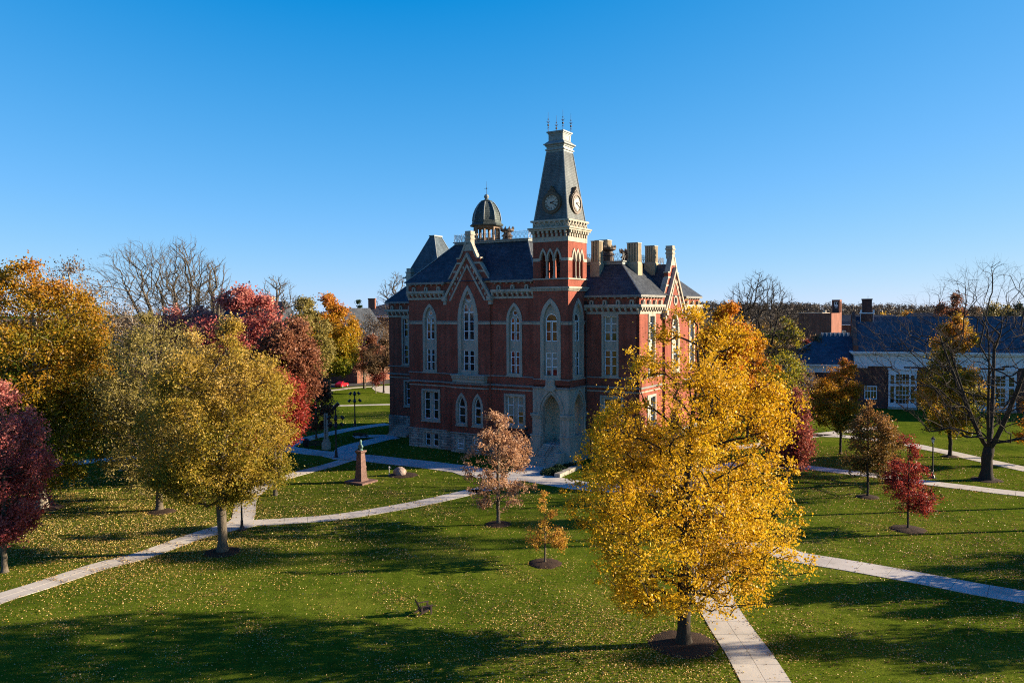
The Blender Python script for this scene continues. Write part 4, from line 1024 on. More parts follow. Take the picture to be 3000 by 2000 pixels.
LM = {
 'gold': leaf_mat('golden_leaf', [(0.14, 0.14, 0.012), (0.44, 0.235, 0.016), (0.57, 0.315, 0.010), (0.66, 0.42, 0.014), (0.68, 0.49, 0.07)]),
 'olive': leaf_mat('olive_gold_leaf', [(0.06, 0.085, 0.014), (0.16, 0.155, 0.018), (0.31, 0.215, 0.022), (0.42, 0.27, 0.045), (0.54, 0.40, 0.15)]),
 'orange': leaf_mat('orange_green_leaf', [(0.07, 0.10, 0.012), (0.17, 0.15, 0.012), (0.32, 0.18, 0.012), (0.40, 0.17, 0.014), (0.42, 0.14, 0.03)]),
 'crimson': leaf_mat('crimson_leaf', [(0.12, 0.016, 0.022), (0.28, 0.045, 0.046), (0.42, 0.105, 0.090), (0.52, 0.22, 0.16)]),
 'russet': leaf_mat('russet_leaf', [(0.07, 0.022, 0.014), (0.17, 0.06, 0.03), (0.27, 0.11, 0.055), (0.36, 0.19, 0.10)]),
 'red': leaf_mat('red_leaf', [(0.09, 0.010, 0.010), (0.22, 0.025, 0.018), (0.34, 0.05, 0.032), (0.40, 0.11, 0.07)]),
 'red2': leaf_mat('rosy_red_leaf', [(0.14, 0.022, 0.018), (0.28, 0.05, 0.035), (0.38, 0.10, 0.065), (0.42, 0.18, 0.11)]),
 'maroon': leaf_mat('maroon_leaf', [(0.04, 0.008, 0.009), (0.11, 0.018, 0.016), (0.20, 0.04, 0.026), (0.26, 0.08, 0.05)]),
 'pale': leaf_mat('pale_olive_leaf', [(0.12, 0.11, 0.025), (0.22, 0.18, 0.04), (0.32, 0.25, 0.07), (0.40, 0.32, 0.13)]),
 'yellowgreen': leaf_mat('yellow_green_leaf', [(0.07, 0.11, 0.012), (0.20, 0.21, 0.015), (0.38, 0.29, 0.015), (0.46, 0.31, 0.03)]),
 'sunset': leaf_mat('green_to_orange_leaf', [(0.06, 0.11, 0.014), (0.20, 0.19, 0.015), (0.42, 0.25, 0.015), (0.46, 0.20, 0.02), (0.46, 0.13, 0.045)]),
 'beige': leaf_mat('dry_oak_leaf', [(0.20, 0.095, 0.045), (0.38, 0.20, 0.10), (0.54, 0.32, 0.18), (0.62, 0.44, 0.29)]),
 'amber': leaf_mat('amber_leaf', [(0.24, 0.17, 0.02), (0.46, 0.28, 0.03), (0.52, 0.27, 0.05), (0.44, 0.13, 0.04)]),
 'bronze': leaf_mat('bronze_oak_leaf', [(0.07, 0.07, 0.015), (0.19, 0.12, 0.028), (0.32, 0.15, 0.042), (0.42, 0.23, 0.10)]),
 'brown': leaf_mat('brown_leaf', [(0.08, 0.05, 0.025), (0.16, 0.10, 0.05), (0.26, 0.16, 0.08)]),
 'orangered': leaf_mat('bright_orange_leaf', [(0.22, 0.14, 0.012), (0.46, 0.23, 0.012), (0.54, 0.21, 0.012), (0.48, 0.14, 0.02)]),
 'conifer': leaf_mat('conifer_needles', [(0.012, 0.03, 0.012), (0.03, 0.06, 0.02)], .1),
 'shrub': leaf_mat('dark_shrub_leaf', [(0.012, 0.03, 0.010), (0.03, 0.06, 0.018)], .15),
}
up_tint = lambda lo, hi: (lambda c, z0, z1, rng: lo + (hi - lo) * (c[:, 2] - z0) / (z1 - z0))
def at(px, Y): return np.array([(px - 1500) / F * Y, Y])
MULCH = []
def mulch(p, rx, name='mulch_bed'):
    mb = MB(); rng = random.Random(int(p[0] * 97 + p[1] * 13)); n = 28
    ring0 = [(p[0] + rx * (1 + rng.uniform(-.07, .07)) * math.cos(2 * math.pi * i / n), p[1] + rx * (1 + rng.uniform(-.07, .07)) * math.sin(2 * math.pi * i / n)) for i in range(n)]
    vs = [(x, y, .006) for x, y in ring0] + [(p[0] + (x - p[0]) * .85, p[1] + (y - p[1]) * .85, .07 + rng.uniform(0, .03)) for x, y in ring0] + [(p[0] + (x - p[0]) * .4, p[1] + (y - p[1]) * .4, .12 + rng.uniform(0, .04)) for x, y in ring0] + [(p[0], p[1], .16)]
    fs = [(j * n + i, j * n + (i + 1) % n, (j + 1) * n + (i + 1) % n, (j + 1) * n + i) for j in range(2) for i in range(n)] + [(2 * n + i, 2 * n + (i + 1) % n, 3 * n) for i in range(n)]
    tag(mb.add(vs, fs).build(name, M['mulch'], smooth=True), kind='structure'); MULCH.append((p[0], p[1], rx))

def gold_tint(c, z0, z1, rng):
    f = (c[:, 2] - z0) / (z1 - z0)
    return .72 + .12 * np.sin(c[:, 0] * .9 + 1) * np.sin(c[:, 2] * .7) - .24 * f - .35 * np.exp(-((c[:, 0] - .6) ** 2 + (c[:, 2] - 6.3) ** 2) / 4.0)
P1 = G(2003, 1885)
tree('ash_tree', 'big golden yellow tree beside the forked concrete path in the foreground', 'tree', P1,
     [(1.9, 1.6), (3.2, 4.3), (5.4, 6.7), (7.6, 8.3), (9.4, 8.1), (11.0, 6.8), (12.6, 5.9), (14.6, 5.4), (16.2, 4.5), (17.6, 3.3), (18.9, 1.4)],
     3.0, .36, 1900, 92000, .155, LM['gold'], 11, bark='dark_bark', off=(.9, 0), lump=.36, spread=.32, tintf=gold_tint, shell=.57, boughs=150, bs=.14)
mulch(P1, 1.95)
P2 = G(652, 1617)
tree('maple_tree', 'rounded olive gold tree with a clear trunk beside the left path', 'tree', P2,
     [(4.2, 1.8), (5.2, 3.7), (6.4, 5.1), (8.5, 5.6), (10.5, 5.5), (12.5, 4.8), (14.5, 3.8), (16.3, 2.6), (17.6, 1.6), (18.6, .5)],
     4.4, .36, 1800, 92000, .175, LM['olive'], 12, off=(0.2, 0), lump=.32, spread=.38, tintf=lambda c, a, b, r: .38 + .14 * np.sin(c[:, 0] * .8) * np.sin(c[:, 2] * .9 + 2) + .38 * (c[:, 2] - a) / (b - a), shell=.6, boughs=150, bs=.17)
mulch(P2, 1.45)
tree('maple_tree', 'huge orange and green tree filling the left edge of the picture', 'tree', at(110, 77),
     [(2.6, 3.0), (4.5, 5.5), (7, 7.4), (10, 8.2), (13, 8.2), (16, 7.2), (18.5, 5.8), (21, 4.4), (22.8, 2.6), (24, .8)],
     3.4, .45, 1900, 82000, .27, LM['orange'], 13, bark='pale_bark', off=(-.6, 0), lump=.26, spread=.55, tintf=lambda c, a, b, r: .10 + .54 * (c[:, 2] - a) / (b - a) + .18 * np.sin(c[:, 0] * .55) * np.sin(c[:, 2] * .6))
mulch(at(110, 77), 1.9)
tree('red_maple', 'dark red tree cut off by the left edge of the picture', 'tree', at(-8, 58),
     [(2.4, 1.2), (3.6, 2.2), (5, 2.8), (7.4, 3.1), (9.8, 2.8), (11.8, 2.0), (13.2, 1.2), (14.2, .4)],
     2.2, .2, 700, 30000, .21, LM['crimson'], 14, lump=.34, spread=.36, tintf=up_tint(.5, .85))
tree('linden_tree', 'pale olive twiggy tree between the huge orange tree and the olive gold one', 'tree', at(455, 76),
     [(1.6, 2.6), (3.6, 3.9), (8, 4.7), (11, 4.9), (14, 4.4), (16.5, 3.1), (18.2, 1.8), (19.3, .5)],
     3.6, .3, 1500, 36000, .2, LM['pale'], 15, bark='bark', lump=.24, spread=.42)
mulch(at(462, 75.5), 1.3)
tree('maple_tree', 'thin yellow green tree with long low branches under the huge orange tree', 'tree', G(357, 1378),
     [(2.2, 4.0), (3.6, 5.4), (5.5, 5.2), (8, 4.5), (11, 3.6), (13.5, 1.2)],
     2.6, .24, 620, 15000, .26, LM['yellowgreen'], 16, bark='pale_bark', lump=.35, spread=.38, up=.05)
tree('crimson_maple', 'pinkish crimson tree in front of the tall bare trees', 'tree', at(545, 96),
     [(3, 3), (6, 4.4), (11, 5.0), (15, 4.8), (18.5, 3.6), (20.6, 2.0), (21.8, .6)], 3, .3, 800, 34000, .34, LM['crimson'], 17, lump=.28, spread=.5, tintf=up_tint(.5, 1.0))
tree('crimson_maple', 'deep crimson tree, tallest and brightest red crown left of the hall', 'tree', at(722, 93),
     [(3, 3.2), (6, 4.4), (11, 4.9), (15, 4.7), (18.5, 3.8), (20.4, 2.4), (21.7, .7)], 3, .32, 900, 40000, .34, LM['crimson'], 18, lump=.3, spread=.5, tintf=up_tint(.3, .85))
tree('oak_tree', 'brownish russet tree just right of the deep crimson one', 'tree', at(812, 88),
     [(8, 2.2), (10, 3.2), (12.5, 3.3), (14.5, 3.1), (16.2, 2.3), (17.6, 1.4), (18.4, .5)], 6, .3, 800, 32000, .30, LM['russet'], 19, off=(1.2, 0), lump=.32, spread=.45, tintf=up_tint(.3, .75))
tree('red_maple', 'smaller red tree low behind the right side of the olive gold tree', 'tree', at(798, 82),
     [(5.2, 1.3), (6.6, 2.1), (8.5, 2.5), (10.5, 2.4), (12.2, 1.6), (13.6, .6)], 4.4, .18, 520, 20000, .26, LM['red'], 20, off=(1.1, 0), lump=.3, spread=.4, tintf=up_tint(.35, .85))
tree('red_maple', 'dark maroon tree in shade left of the floodlight post', 'tree', at(922, 119),
     [(1.8, 1.6), (3, 2.5), (5, 3.0), (7, 2.6), (8.8, 1.6), (10, .4)], 1.8, .15, 420, 15000, .26, LM['russet'], 21, lump=.3, spread=.4)
tree('maple_tree', 'pale olive tree standing left of the orange one by the street', 'tree', at(893, 168),
     [(4, 2.8), (7, 4.2), (12, 4.8), (16, 4.2), (19.5, 2.8), (21.5, .8)], 4, .35, 600, 20000, .46, LM['pale'], 22, lump=.28, spread=.6)
tree('maple_tree', 'orange topped, yellow green bottomed tree by the street left of the hall', 'tree', at(962, 183),
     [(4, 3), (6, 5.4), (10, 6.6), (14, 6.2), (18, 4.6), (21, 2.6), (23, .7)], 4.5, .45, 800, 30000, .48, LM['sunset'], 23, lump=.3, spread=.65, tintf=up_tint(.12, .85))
tree('twiggy_tree', 'brown almost leafless tree against the left end of the hall', 'tree', at(1096, 205),
     [(3, 3.5), (6, 5), (10, 5.4), (14, 4.4), (17.5, 2.4), (19, .6)], 2.6, .3, 1300, 9000, .34, LM['brown'], 24, bark='pale_bark', lump=.3, spread=.7)
tree('young_tree', 'small bare young tree on the verge behind the red car', 'tree', G(1071, 1138),
     [(1.6, 1.0), (2.6, 2.0), (3.8, 2.4), (5.2, 1.8), (6.2, .6)], 1.4, .09, 160, 0, .1, None, 25, bark='pale_bark', twig=.02)
tree('young_tree', 'small reddish young tree by the forecourt left of the hall', 'tree', G(1101, 1151),
     [(1.9, 1.0), (2.8, 1.7), (4, 1.9), (5.2, 1.2), (6, .4)], 1.7, .09, 160, 2600, .28, LM['maroon'], 26, bark='pale_bark', twig=.018, spread=.4)
# bare crowns against the sky
BG = 'bare trees on the left skyline'
tree('bare_tree', 'broad bare tree leaning left, largest bare crown on the left skyline', 'tree', at(487, 136), [(12, 5), (16, 8.6), (21, 9.6), (25, 8.6), (28.5, 5.5), (31, 2)], 9, .75, 1900, 0, 0, None, 31, bark='bark', forks=5, twig=.018, off=(-3.4, 0), lump=.3, up=.5, group=BG, shell=.62)
tree('bare_tree', 'bare tree with several upright limbs right of the broadest bare crown', 'tree', at(545, 140), [(13, 3), (17, 5.4), (22, 6.4), (27, 5.0), (30.5, 3), (32.5, 1)], 10, .6, 1300, 0, 0, None, 32, bark='bark', forks=4, twig=.026, lump=.3, up=.6, group=BG, shell=.6)
tree('bare_tree', 'narrow bare tree alone above the deep crimson crown', 'tree', at(632, 142), [(15, 1.6), (19, 2.8), (24, 3.4), (27, 2.6), (29.6, .8)], 14, .5, 300, 0, 0, None, 33, bark='bark', forks=3, twig=.03, up=.7, group=BG)
tree('bare_tree', 'low spreading bare tree above the russet tree', 'tree', at(812, 162), [(14, 3.5), (18, 5.2), (22, 5.0), (25, 3), (26.5, .8)], 12, .5, 420, 0, 0, None, 34, bark='bark', forks=4, twig=.035, up=.5, group=BG)
tree('bare_tree', 'small bare crown showing above the left corner of the hall', 'tree', at(1158, 205), [(16, 3), (20, 4.6), (24, 4.4), (27.5, 2.6), (29, .8)], 14, .5, 380, 0, 0, None, 35, bark='bark', forks=4, twig=.04, up=.5, group=BG)
tree('sycamore_tree', 'brown thin crowned tree with white branches behind the huge orange tree', 'tree', at(205, 122), [(8, 6), (13, 7.6), (18, 7.5), (22, 6), (25.5, 3.6), (28, .8)], 8, .5, 1500, 9000, .3, LM['brown'], 36, bark='pale_bark', twig=.022, spread=.8, lump=.35)
tree('sycamore_tree', 'tangled pale branched tree behind the pale olive tree', 'tree', at(400, 118), [(7, 5.5), (11, 7), (15, 6.4), (18.5, 4), (20.5, 1)], 6, .5, 1400, 5000, .3, LM['brown'], 37, bark='pale_bark', twig=.022, spread=.8, lump=.35)
tree('bare_tree', 'wide bare tree right of the hall against the wooded hills', 'tree', at(2225, 152), [(6, 4.5), (10, 7.5), (14, 8.8), (18, 8.2), (22, 5.6), (25, 2.5), (26, .8)], 5, .5, 1700, 0, 0, None, 38, bark='dark_bark', forks=5, twig=.028, up=.45, shell=.6)
tree('bare_tree', 'great dark bare tree with spreading limbs near the right edge', 'tree', G(2890, 1405), [(6, 6.0), (9, 10.0), (13, 12.3), (17, 11.6), (20, 8.2), (22.2, 4.2), (24, .8)], 3.4, .58, 1800, 0, 0, None, 39, bark='dark_bark', forks=5, twig=.012, up=.42, lump=.35, shell=.6, lead=.62)
mulch(G(2890, 1405), 1.6)
# right of the hall
tree('maple_tree', 'bright orange tree rising behind the right side of the golden tree', 'tree', at(2128, 121),
     [(3, 3), (6, 4.3), (10, 4.9), (14, 4.6), (17, 3.2), (19, 1.7), (20.2, .5)], 3, .3, 700, 26000, .36, LM['orangered'], 41, lump=.3, spread=.5, tintf=lambda c, a, b, r: .55 + .25 * np.sin(c[:, 0] * .9) )
tree('maple_tree', 'maroon and red tree half hidden by the golden tree', 'tree', at(2312, 87),
     [(1.8, 1.5), (3.2, 2.3), (5.5, 2.4), (7.8, 2.1), (9.4, 1.4), (10.6, .4)], 1.6, .16, 520, 17000, .25, LM['red2'], 42, lump=.34, spread=.38, tintf=lambda c, a, b, r: .35 + .3 * (c[:, 0] > .3) * 1.0 + 0.1 * (c[:, 2] - a) / (b - a))
tree('maple_tree', 'dark green and orange tree in front of the brick library wing', 'tree', G(2462, 1330),
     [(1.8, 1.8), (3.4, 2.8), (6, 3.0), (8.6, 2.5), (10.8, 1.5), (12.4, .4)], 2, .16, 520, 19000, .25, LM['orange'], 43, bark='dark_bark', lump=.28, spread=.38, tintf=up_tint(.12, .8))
tree('oak_tree', 'bronze brown young oak left of the small red tree', 'tree', G(2542, 1455),
     [(2.2, 1.4), (3.4, 2.2), (5.2, 2.2), (7.4, 1.7), (9.2, 1.0), (10.5, .3)], 2.2, .12, 420, 12000, .20, LM['bronze'], 44, bark='dark_bark', lump=.36, spread=.34, tintf=up_tint(.25, .75), gaps=.4)
mulch(G(2542, 1455), 1.1)
tree('oak_tree', 'short dark brown oak behind the small red tree', 'tree', G(2613, 1390),
     [(1.4, 1.4), (2.6, 2.0), (4.2, 1.7), (5.4, .9), (6.2, .2)], 1.3, .1, 260, 7000, .20, LM['bronze'], 45, bark='dark_bark', lump=.36, spread=.32)
P16 = G(2660, 1550)
tree('red_oak', 'small conical red tree with a ring of mulch on the right lawn', 'tree', P16,
     [(1.8, 1.2), (2.6, 2.3), (3.6, 2.1), (4.9, 1.5), (6.2, 1.0), (7.6, .6), (8.8, .2)], 2.0, .085, 480, 10500, .155, LM['red'], 46, bark='dark_bark', lump=.4, spread=.24, twig=.010, up=.0, boughs=75, bs=.17)
mulch(P16, 1.45)
tree('maple_tree', 'tall yellow and orange tree with a green foot before the long slate roof', 'tree', G(2783, 1337),
     [(2.2, 1.6), (3.6, 3.0), (6.5, 3.7), (9.3, 3.6), (11.5, 2.3), (13.5, 2.6), (15.8, 2.1), (17.4, 1.2), (18.8, .4)], 2.6, .24, 820, 28000, .28, LM['sunset'], 47, bark='dark_bark', lump=.28, spread=.42,
     tintf=lambda c, a, b, r: .24 + .34 * (c[:, 2] - a) / (b - a) + .16 * np.sin(c[:, 0] * .8 + c[:, 2] * .5))
mulch(G(2783, 1337), 1.0)
tree('maple_tree', 'orange tree cut off by the right edge of the picture', 'tree', at(3065, 96),
     [(2, 1.6), (4, 2.4), (7, 2.4), (9.5, 1.4), (11, .3)], 2, .15, 300, 9000, .26, LM['orangered'], 48, lump=.3, spread=.38)
P20 = G(1460, 1535)
tree('pin_oak', 'pinkish tan oak with dry leaves before the hall steps', 'tree', P20,
     [(2.0, 1.6), (2.8, 2.6), (4.0, 3.0), (5.2, 3.0), (6.4, 2.5), (7.8, 2.0), (9.0, 1.4), (10.1, .8), (11.0, .2)], 2.2, .17, 560, 12500, .19, LM['beige'], 49, lump=.4, spread=.26, boughs=60, bs=.2, twig=.012, gaps=.7, up=.0, shell=.5)
mulch(P20, 1.15)
P21 = G(1597, 1650)
tree('oak_sapling', 'amber leaved sapling in a mulch ring between the tan oak and the golden tree', 'tree', P21,
     [(1.5, 1.4), (2.0, 1.7), (2.8, 1.3), (3.6, .95), (4.1, .35), (4.5, .75), (5.0, .55), (5.5, .1)], 1.6, .075, 190, 3000, .15, LM['amber'], 50, lump=.3, spread=.22, twig=.009, gaps=.3, up=-.05, lead=.85)
mulch(P21, 1.25)
tree('shrub_tree', 'golden brown bushy tree left of the curved metal roof', 'tree', at(2372, 162),
     [(1.5, 3.0), (4, 4.6), (8, 4.8), (11, 3.4), (13, 1.6), (14, .4)], 1.5, .25, 520, 15000, .4, LM['brown'], 51, lump=.3, spread=.55, tintf=lambda c, a, b, r: .75 + 0 * c[:, 0])
tree('twiggy_tree', 'thin yellow leaved tree left of the brick library wing', 'tree', at(2292, 126),
     [(1.5, 2.4), (4, 3.6), (7, 3.8), (10, 3.0), (12.5, 1.2)], 1.5, .2, 800, 7000, .3, LM['yellowgreen'], 52, bark='dark_bark', lump=.3, spread=.6)
tree('shrub_tree', 'dark green bushy tree against the end of the library wing', 'tree', at(2345, 178),
     [(.8, 2.6), (3, 3.6), (6, 3.2), (8, 1.8), (9, .4)], 1, .2, 300, 9000, .4, LM['conifer'], 53, lump=.3, spread=.5)
for k, (x, y, z0_, h, r_) in enumerate(((62, 69, 16, 25, 4.4), (66, 76.5, 12, 19, 3.0), (78, 102, 15, 21, 3.4))):
    tree('maple_tree', ['tall bare stemmed bronze tree beyond the right edge, nearest of the tall ones', 'tallest high crowned bronze tree well beyond the right edge', 'slim high crowned bronze tree beyond the right edge'][k], 'tree', (x, y),
         [(z0_, r_ * .5), (z0_ * .6 + h * .4, r_), (z0_ * .3 + h * .7, r_ * .8), (h, .4)], z0_, .22, 260, 5500, .34, LM['bronze'], 70 + k, lump=.4, spread=.55)
# more planting behind: between the hall and the library, and before the street on the left
for k, (px, Y, h, r, n_, mt_, kind_, lab) in enumerate(((2205, 136, 15, 4.2, 11000, 'orangered', 'maple_tree', 'orange tree between the hall and the wide bare tree'), (2250, 108, 9, 3.2, 9000, 'maroon', 'red_maple', 'dark red tree low behind the golden tree and left of the library'),
        (2335, 142, 10, 3.6, 6000, 'brown', 'twiggy_tree', 'brown thin tree left of the library wing'), (1064, 196, 15, 4.6, 11000, 'russet', 'maple_tree', 'russet tree in front of the brick building beyond the street'), (1122, 186, 14, 4.2, 8000, 'brown', 'twiggy_tree', 'brown tree touching the left corner of the hall'),
        (2265, 165, 13, 4.5, 9000, 'olive', 'maple_tree', 'olive gold tree under the wide bare tree'))):
    tree(kind_, lab, 'tree', at(px, Y), [(1.6 if px > 1500 else 5, r * .6), (h * .45, r), (h * .7, r * .85), (h * .9, r * .45), (h, .3)], 1.4 if px > 1500 else 4, .2, 420, n_, .36, LM[mt_], 120 + k, lump=.36, spread=.5, bark='dark_bark')
# trees standing on the lawn right of the picture; their shade lies across the foreground
for k, (x, y, h, s_) in enumerate(((47, 46.5, 11.5, 3.6), (58, 52.5, 10, 4.2), (73, 61, 14, 5.0), (40.5, 54, 6.5, 2.4), (96, 73, 16, 6))):
    tree('maple_tree', ['bronze tree nearest the camera beyond the right edge of the picture', 'low wide bronze tree beyond the right edge of the picture', 'round bronze tree further off beyond the right edge', 'small bronze tree just beyond the right edge', 'tallest bronze tree far beyond the right edge'][k], 'tree', (x, y),
         [(2, s_ * .6), (h * .4, s_), (h * .7, s_ * .8), (h, .4)], 2, .2, 300, 9000, .3, LM['bronze'], 60 + k, lump=.35, spread=.5)

# ------------------------------------------------------------------ distant buildings
rr = math.atan2(-9.4, 26.2)
LB = G(2610, 1197)
lib = thing('library_building', 'long brick library with slate roof, white entablature and tall white windows', 'library', tuple(LB), rr)
lu = np.array([math.cos(rr), math.sin(rr), 0]); lv = np.array([-math.sin(rr), math.cos(rr), 0])
w = MB(); Lx0, Lx1 = -6.4, 46
bays_ = [(-.5, 4.3), (14.0, 20.5), (28, 34.5)]
w.plate('F', rect(Lx0, Lx1, 0, 8.2), [rect(a + .1, b - .1, .7, 7.3) for a, b in bays_] + [rect(-4.6, -2.5, 1.8, 4.2)], 0, .5)
w.box(Lx0, .51, 0, Lx1, 15.5, 8.19)
w.add([(Lx0 - .1, 0, 10.9), (Lx0 - .1, 15.5, 10.9), (Lx0 - .1, 7.7, 17.7), (Lx0 + .4, 0, 10.9), (Lx0 + .4, 15.5, 10.9), (Lx0 + .4, 7.7, 17.7)], [(0, 1, 2), (3, 5, 4), (0, 2, 5, 3), (1, 4, 5, 2), (0, 3, 4, 1)])
w.build('wall', M['far_brick'], lib)
tr = MB(); tr.box(Lx0 - .12, -.12, 8.2, Lx1, 15.7, 10.2); tr.box(Lx0 - .5, -.5, 10.2, Lx1, 16, 10.5); tr.box(Lx0 - .8, -.8, 10.5, Lx1, 16.3, 10.85); tr.box(Lx0 - .2, -.2, 8.05, Lx1, 15.8, 8.25)
for a in np.arange(Lx0 + .3, Lx1, 6.2): tr.box(a, -.3, 7.7, a + 2, 0, 8.1)
cop = MB()
for s_, y0 in ((1, -.2), (-1, 15.7)): cop.add([(Lx0 - .2, y0, 11.5), (Lx0 + .5, y0, 11.5), (Lx0 + .5, 7.75, 18.3), (Lx0 - .2, 7.75, 18.3), (Lx0 - .2, y0, 11.2), (Lx0 + .5, y0, 11.2), (Lx0 + .5, 7.75, 17.95), (Lx0 - .2, 7.75, 17.95)], [(0, 1, 2, 3), (4, 7, 6, 5), (0, 4, 5, 1), (3, 2, 6, 7), (1, 5, 6, 2), (0, 3, 7, 4)])
cop.box(Lx0 - .3, -.4, 10.85, Lx0 + .6, .8, 12.0)
tr.build('entablature', M['white'], lib); cop.build('gable_coping', M['pink_brick'], lib)
r_ = MB(); r_.add([(Lx0 + .3, -.7, 10.84), (Lx1, -.7, 10.84), (Lx1, 7.7, 17.4), (Lx0 + .3, 7.7, 17.4), (Lx1, 16.2, 10.84), (Lx0 + .3, 16.2, 10.84)], [(0, 1, 2, 3), (3, 2, 4, 5), (0, 3, 5), (1, 4, 2), (0, 5, 4, 1)]); r_.build('roof', M['blue_slate'], lib)
cs = MB(); cs.box(-4.95, 6.4, 14, -2.65, 9.0, 18.0); cs.box(-4.65, 6.6, 18.2, -2.95, 8.8, 20.7); cs.box(-4.45, 6.52, 18.2, -3.15, 8.88, 20.5); cs.box(-4.75, 6.5, 20.7, -2.85, 8.9, 20.95)
cso = cs.build('chimney', M['far_brick'], lib)
c2 = MB(); c2.box(-5.1, 6.25, 18.0, -2.5, 9.15, 18.22); c2.tube((-3.6, 7.7, 20.9), (-3.6, 7.7, 21.5), .04, k=5)
for x in (-5.1, -2.8): c2.box(x, 6.3, 18.22, x + .3, 6.6, 18.75); c2.box(x + .03, 6.32, 15.5, x + .1, 6.4, 18.0)
c2.build('chimney_trim', M['white'], cso)
for a, b in bays_:
    fr = MB(); gl = MB(); c = (a + b) / 2; hw = (b - a) / 2; fw = hw * .46; sc = hw / 2.4
    lights = [rect(c - fw, c + fw, 1.1, 4.35), rect(c - fw, c + fw, 4.75, 6.6), rect(a + .35, a + .35 + .62 * sc, 1.2, 4.35), rect(b - .35 - .62 * sc, b - .35, 1.2, 4.35), rect(a + .35, a + .35 + .62 * sc, 4.75, 6.4), rect(b - .35 - .62 * sc, b - .35, 4.75, 6.4)]
    fr.plate('F', rect(a, b, .4, 7.5), lights, -.25, .2)
    fr.box(a - .15, -.4, 7.4, b + .15, .1, 7.75)
    for i in range(1, 4): x = c - fw + 2 * fw * i / 4; fr.box(x - .035, -.12, 1.1, x + .035, -.02, 6.6)
    for z in (1.9, 2.65, 3.5, 5.35, 5.95): fr.box(c - fw, -.13, z - .04, c + fw, -.03, z + .04)
    fr.box(c - fw, -.16, 2.6, c + fw, -.02, 2.74)
    for z in (2.0, 3.1, 5.4):
        for x in (a + .35, b - .35 - .62 * sc): fr.box(x, -.13, z - .03, x + .62 * sc, -.03, z + .03)
    for l in lights: gl.plate('F', l, [], -.02, .05)
    o = fr.build('window', M['white'], lib); gl.build('pane', M['glass'], o)
    sl_ = MB(); sl_.box(a - .1, -.45, 0, b + .1, .1, .42); sl_.build('sill', M['stone'], o)
fr = MB(); fr.plate('F', rect(-4.65, -2.45, 1.7, 4.3), [rect(-4.5, -3.62, 1.9, 3.2), rect(-3.48, -2.6, 1.9, 3.2), rect(-4.5, -2.6, 3.4, 4.1)], -.1, .2); 
for x in (-4.06, -3.55, -3.04): fr.box(x - .03, -.04, 1.9, x + .03, .04, 4.1)
o = fr.build('window', M['white'], lib); gl = MB(); gl.box(-4.5, .02, 1.9, -2.6, .06, 4.1); gl.build('pane', M['glass'], o)
# lower wing
wg = MB(); wg.plate('F', rect(-19.5, Lx0, 0, 6.6), [rect(-16.7, -13.9, 1.0, 5.3)], .8, 1.2); wg.box(-19.5, 1.21, 0, Lx0, 15, 6.6); wg.build('wing_wall', M['far_brick'], lib)
wt = MB(); wt.box(-19.7, .6, 6.6, Lx0 - .01, 15.2, 7.9); wt.box(-20.3, .0, 7.9, Lx0 - .01, 15.6, 8.25); wt.build('wing_cornice', M['white'], lib)
wr = MB(); wr.add([(-20.4, -.1, 8.26), (Lx0 - .02, -.1, 8.26), (Lx0 - .02, 15.7, 8.26), (-20.4, 15.7, 8.26), (Lx0 - .02, 8, 13.4), (-12.0, 8, 13.4)], [(0, 1, 4, 5), (3, 0, 5), (2, 3, 5, 4), (1, 2, 4), (0, 3, 2, 1)]); wr.build('wing_roof', M['blue_slate'], lib)
fr = MB(); fr.plate('F', rect(-16.8, -13.8, .9, 5.5), [rect(-16.3, -15.5, 1.2, 4.9), rect(-15.3, -14.3, 1.2, 4.9)], .55, 1.0); fr.box(-17.0, .4, 5.4, -13.6, .9, 5.7)
for z in (2.1, 3.1, 4.0): fr.box(-16.3, .62, z - .03, -14.3, .7, z + .03)
o = fr.build('window', M['white'], lib); gl = MB(); gl.box(-16.3, .75, 1.2, -14.3, .8, 4.9); gl.build('pane', M['glass'], o)

# barrel-roofed hall behind the wing
BB = np.array([77.3, 186.0])
bh = thing('barrel_roof_hall', 'low hall with dark ribbed barrel roof behind the library wing', 'building', (BB[0], BB[1], 0), rr)
v = MB(); v.box(-4.5, 0, 0, 18, 14, 7.8); v.build('wall', M['far_brick'], bh)
v = MB(); v.box(-4.8, -.3, 7.8, 18, 14.3, 8.6); v.build('cornice', M['white'], bh)
v = MB(); n = 14
prof_ = [(7 - 7.2 * math.cos(math.pi * i / n), 8.6 + 4.6 * math.sin(math.pi * i / n)) for i in range(n + 1)]
v.plate('R', prof_, [], -4.6, 18); br = v.build('barrel_roof', M['slate'], bh)
v = MB()
for i in range(24):
    x = -4.4 + i * .95
    for (y0, z0), (y1, z1) in zip(prof_[:-1], prof_[1:]): v.tube((x, y0, z0 + .03), (x, y1, z1 + .03), .09, k=4)
v.build('roof_seams', M['lead'], br)

# arts centre with square tower and a sign of white marks
AY = 236.0
A0 = np.array([(2436 - 1500) / F * AY, AY])
ac = thing('arts_centre', 'plain orange brick block with a short square tower carrying a dark sign', 'building', (A0[0], A0[1], 0), ROTZ)
v = MB(); v.box(-9.4, 0, 0, 0, 16.2, 17.7); v.build('wall', M['pink_brick'], ac)
v = MB(); v.plate('F', rect(-2.35, 0, 17.7, 21.8), [rect(-1.95, -.4, 17.85, 21.3)], 13.0, 13.3); v.plate('R', rect(13.301, 16.2, 17.7, 21.8), [rect(13.9, 15.6, 17.9, 21.2)], 0, -.3); v.box(-2.35, 13.31, 17.7, -2.05, 16.2, 21.79); v.box(-2.04, 15.9, 17.7, -.31, 16.2, 21.79); to = v.build('tower', M['pink_brick'], ac)
v = MB(); v.box(-2.0, 13.2, 17.75, -.36, 13.32, 21.4); v.build('sign_board', M['black'], to)
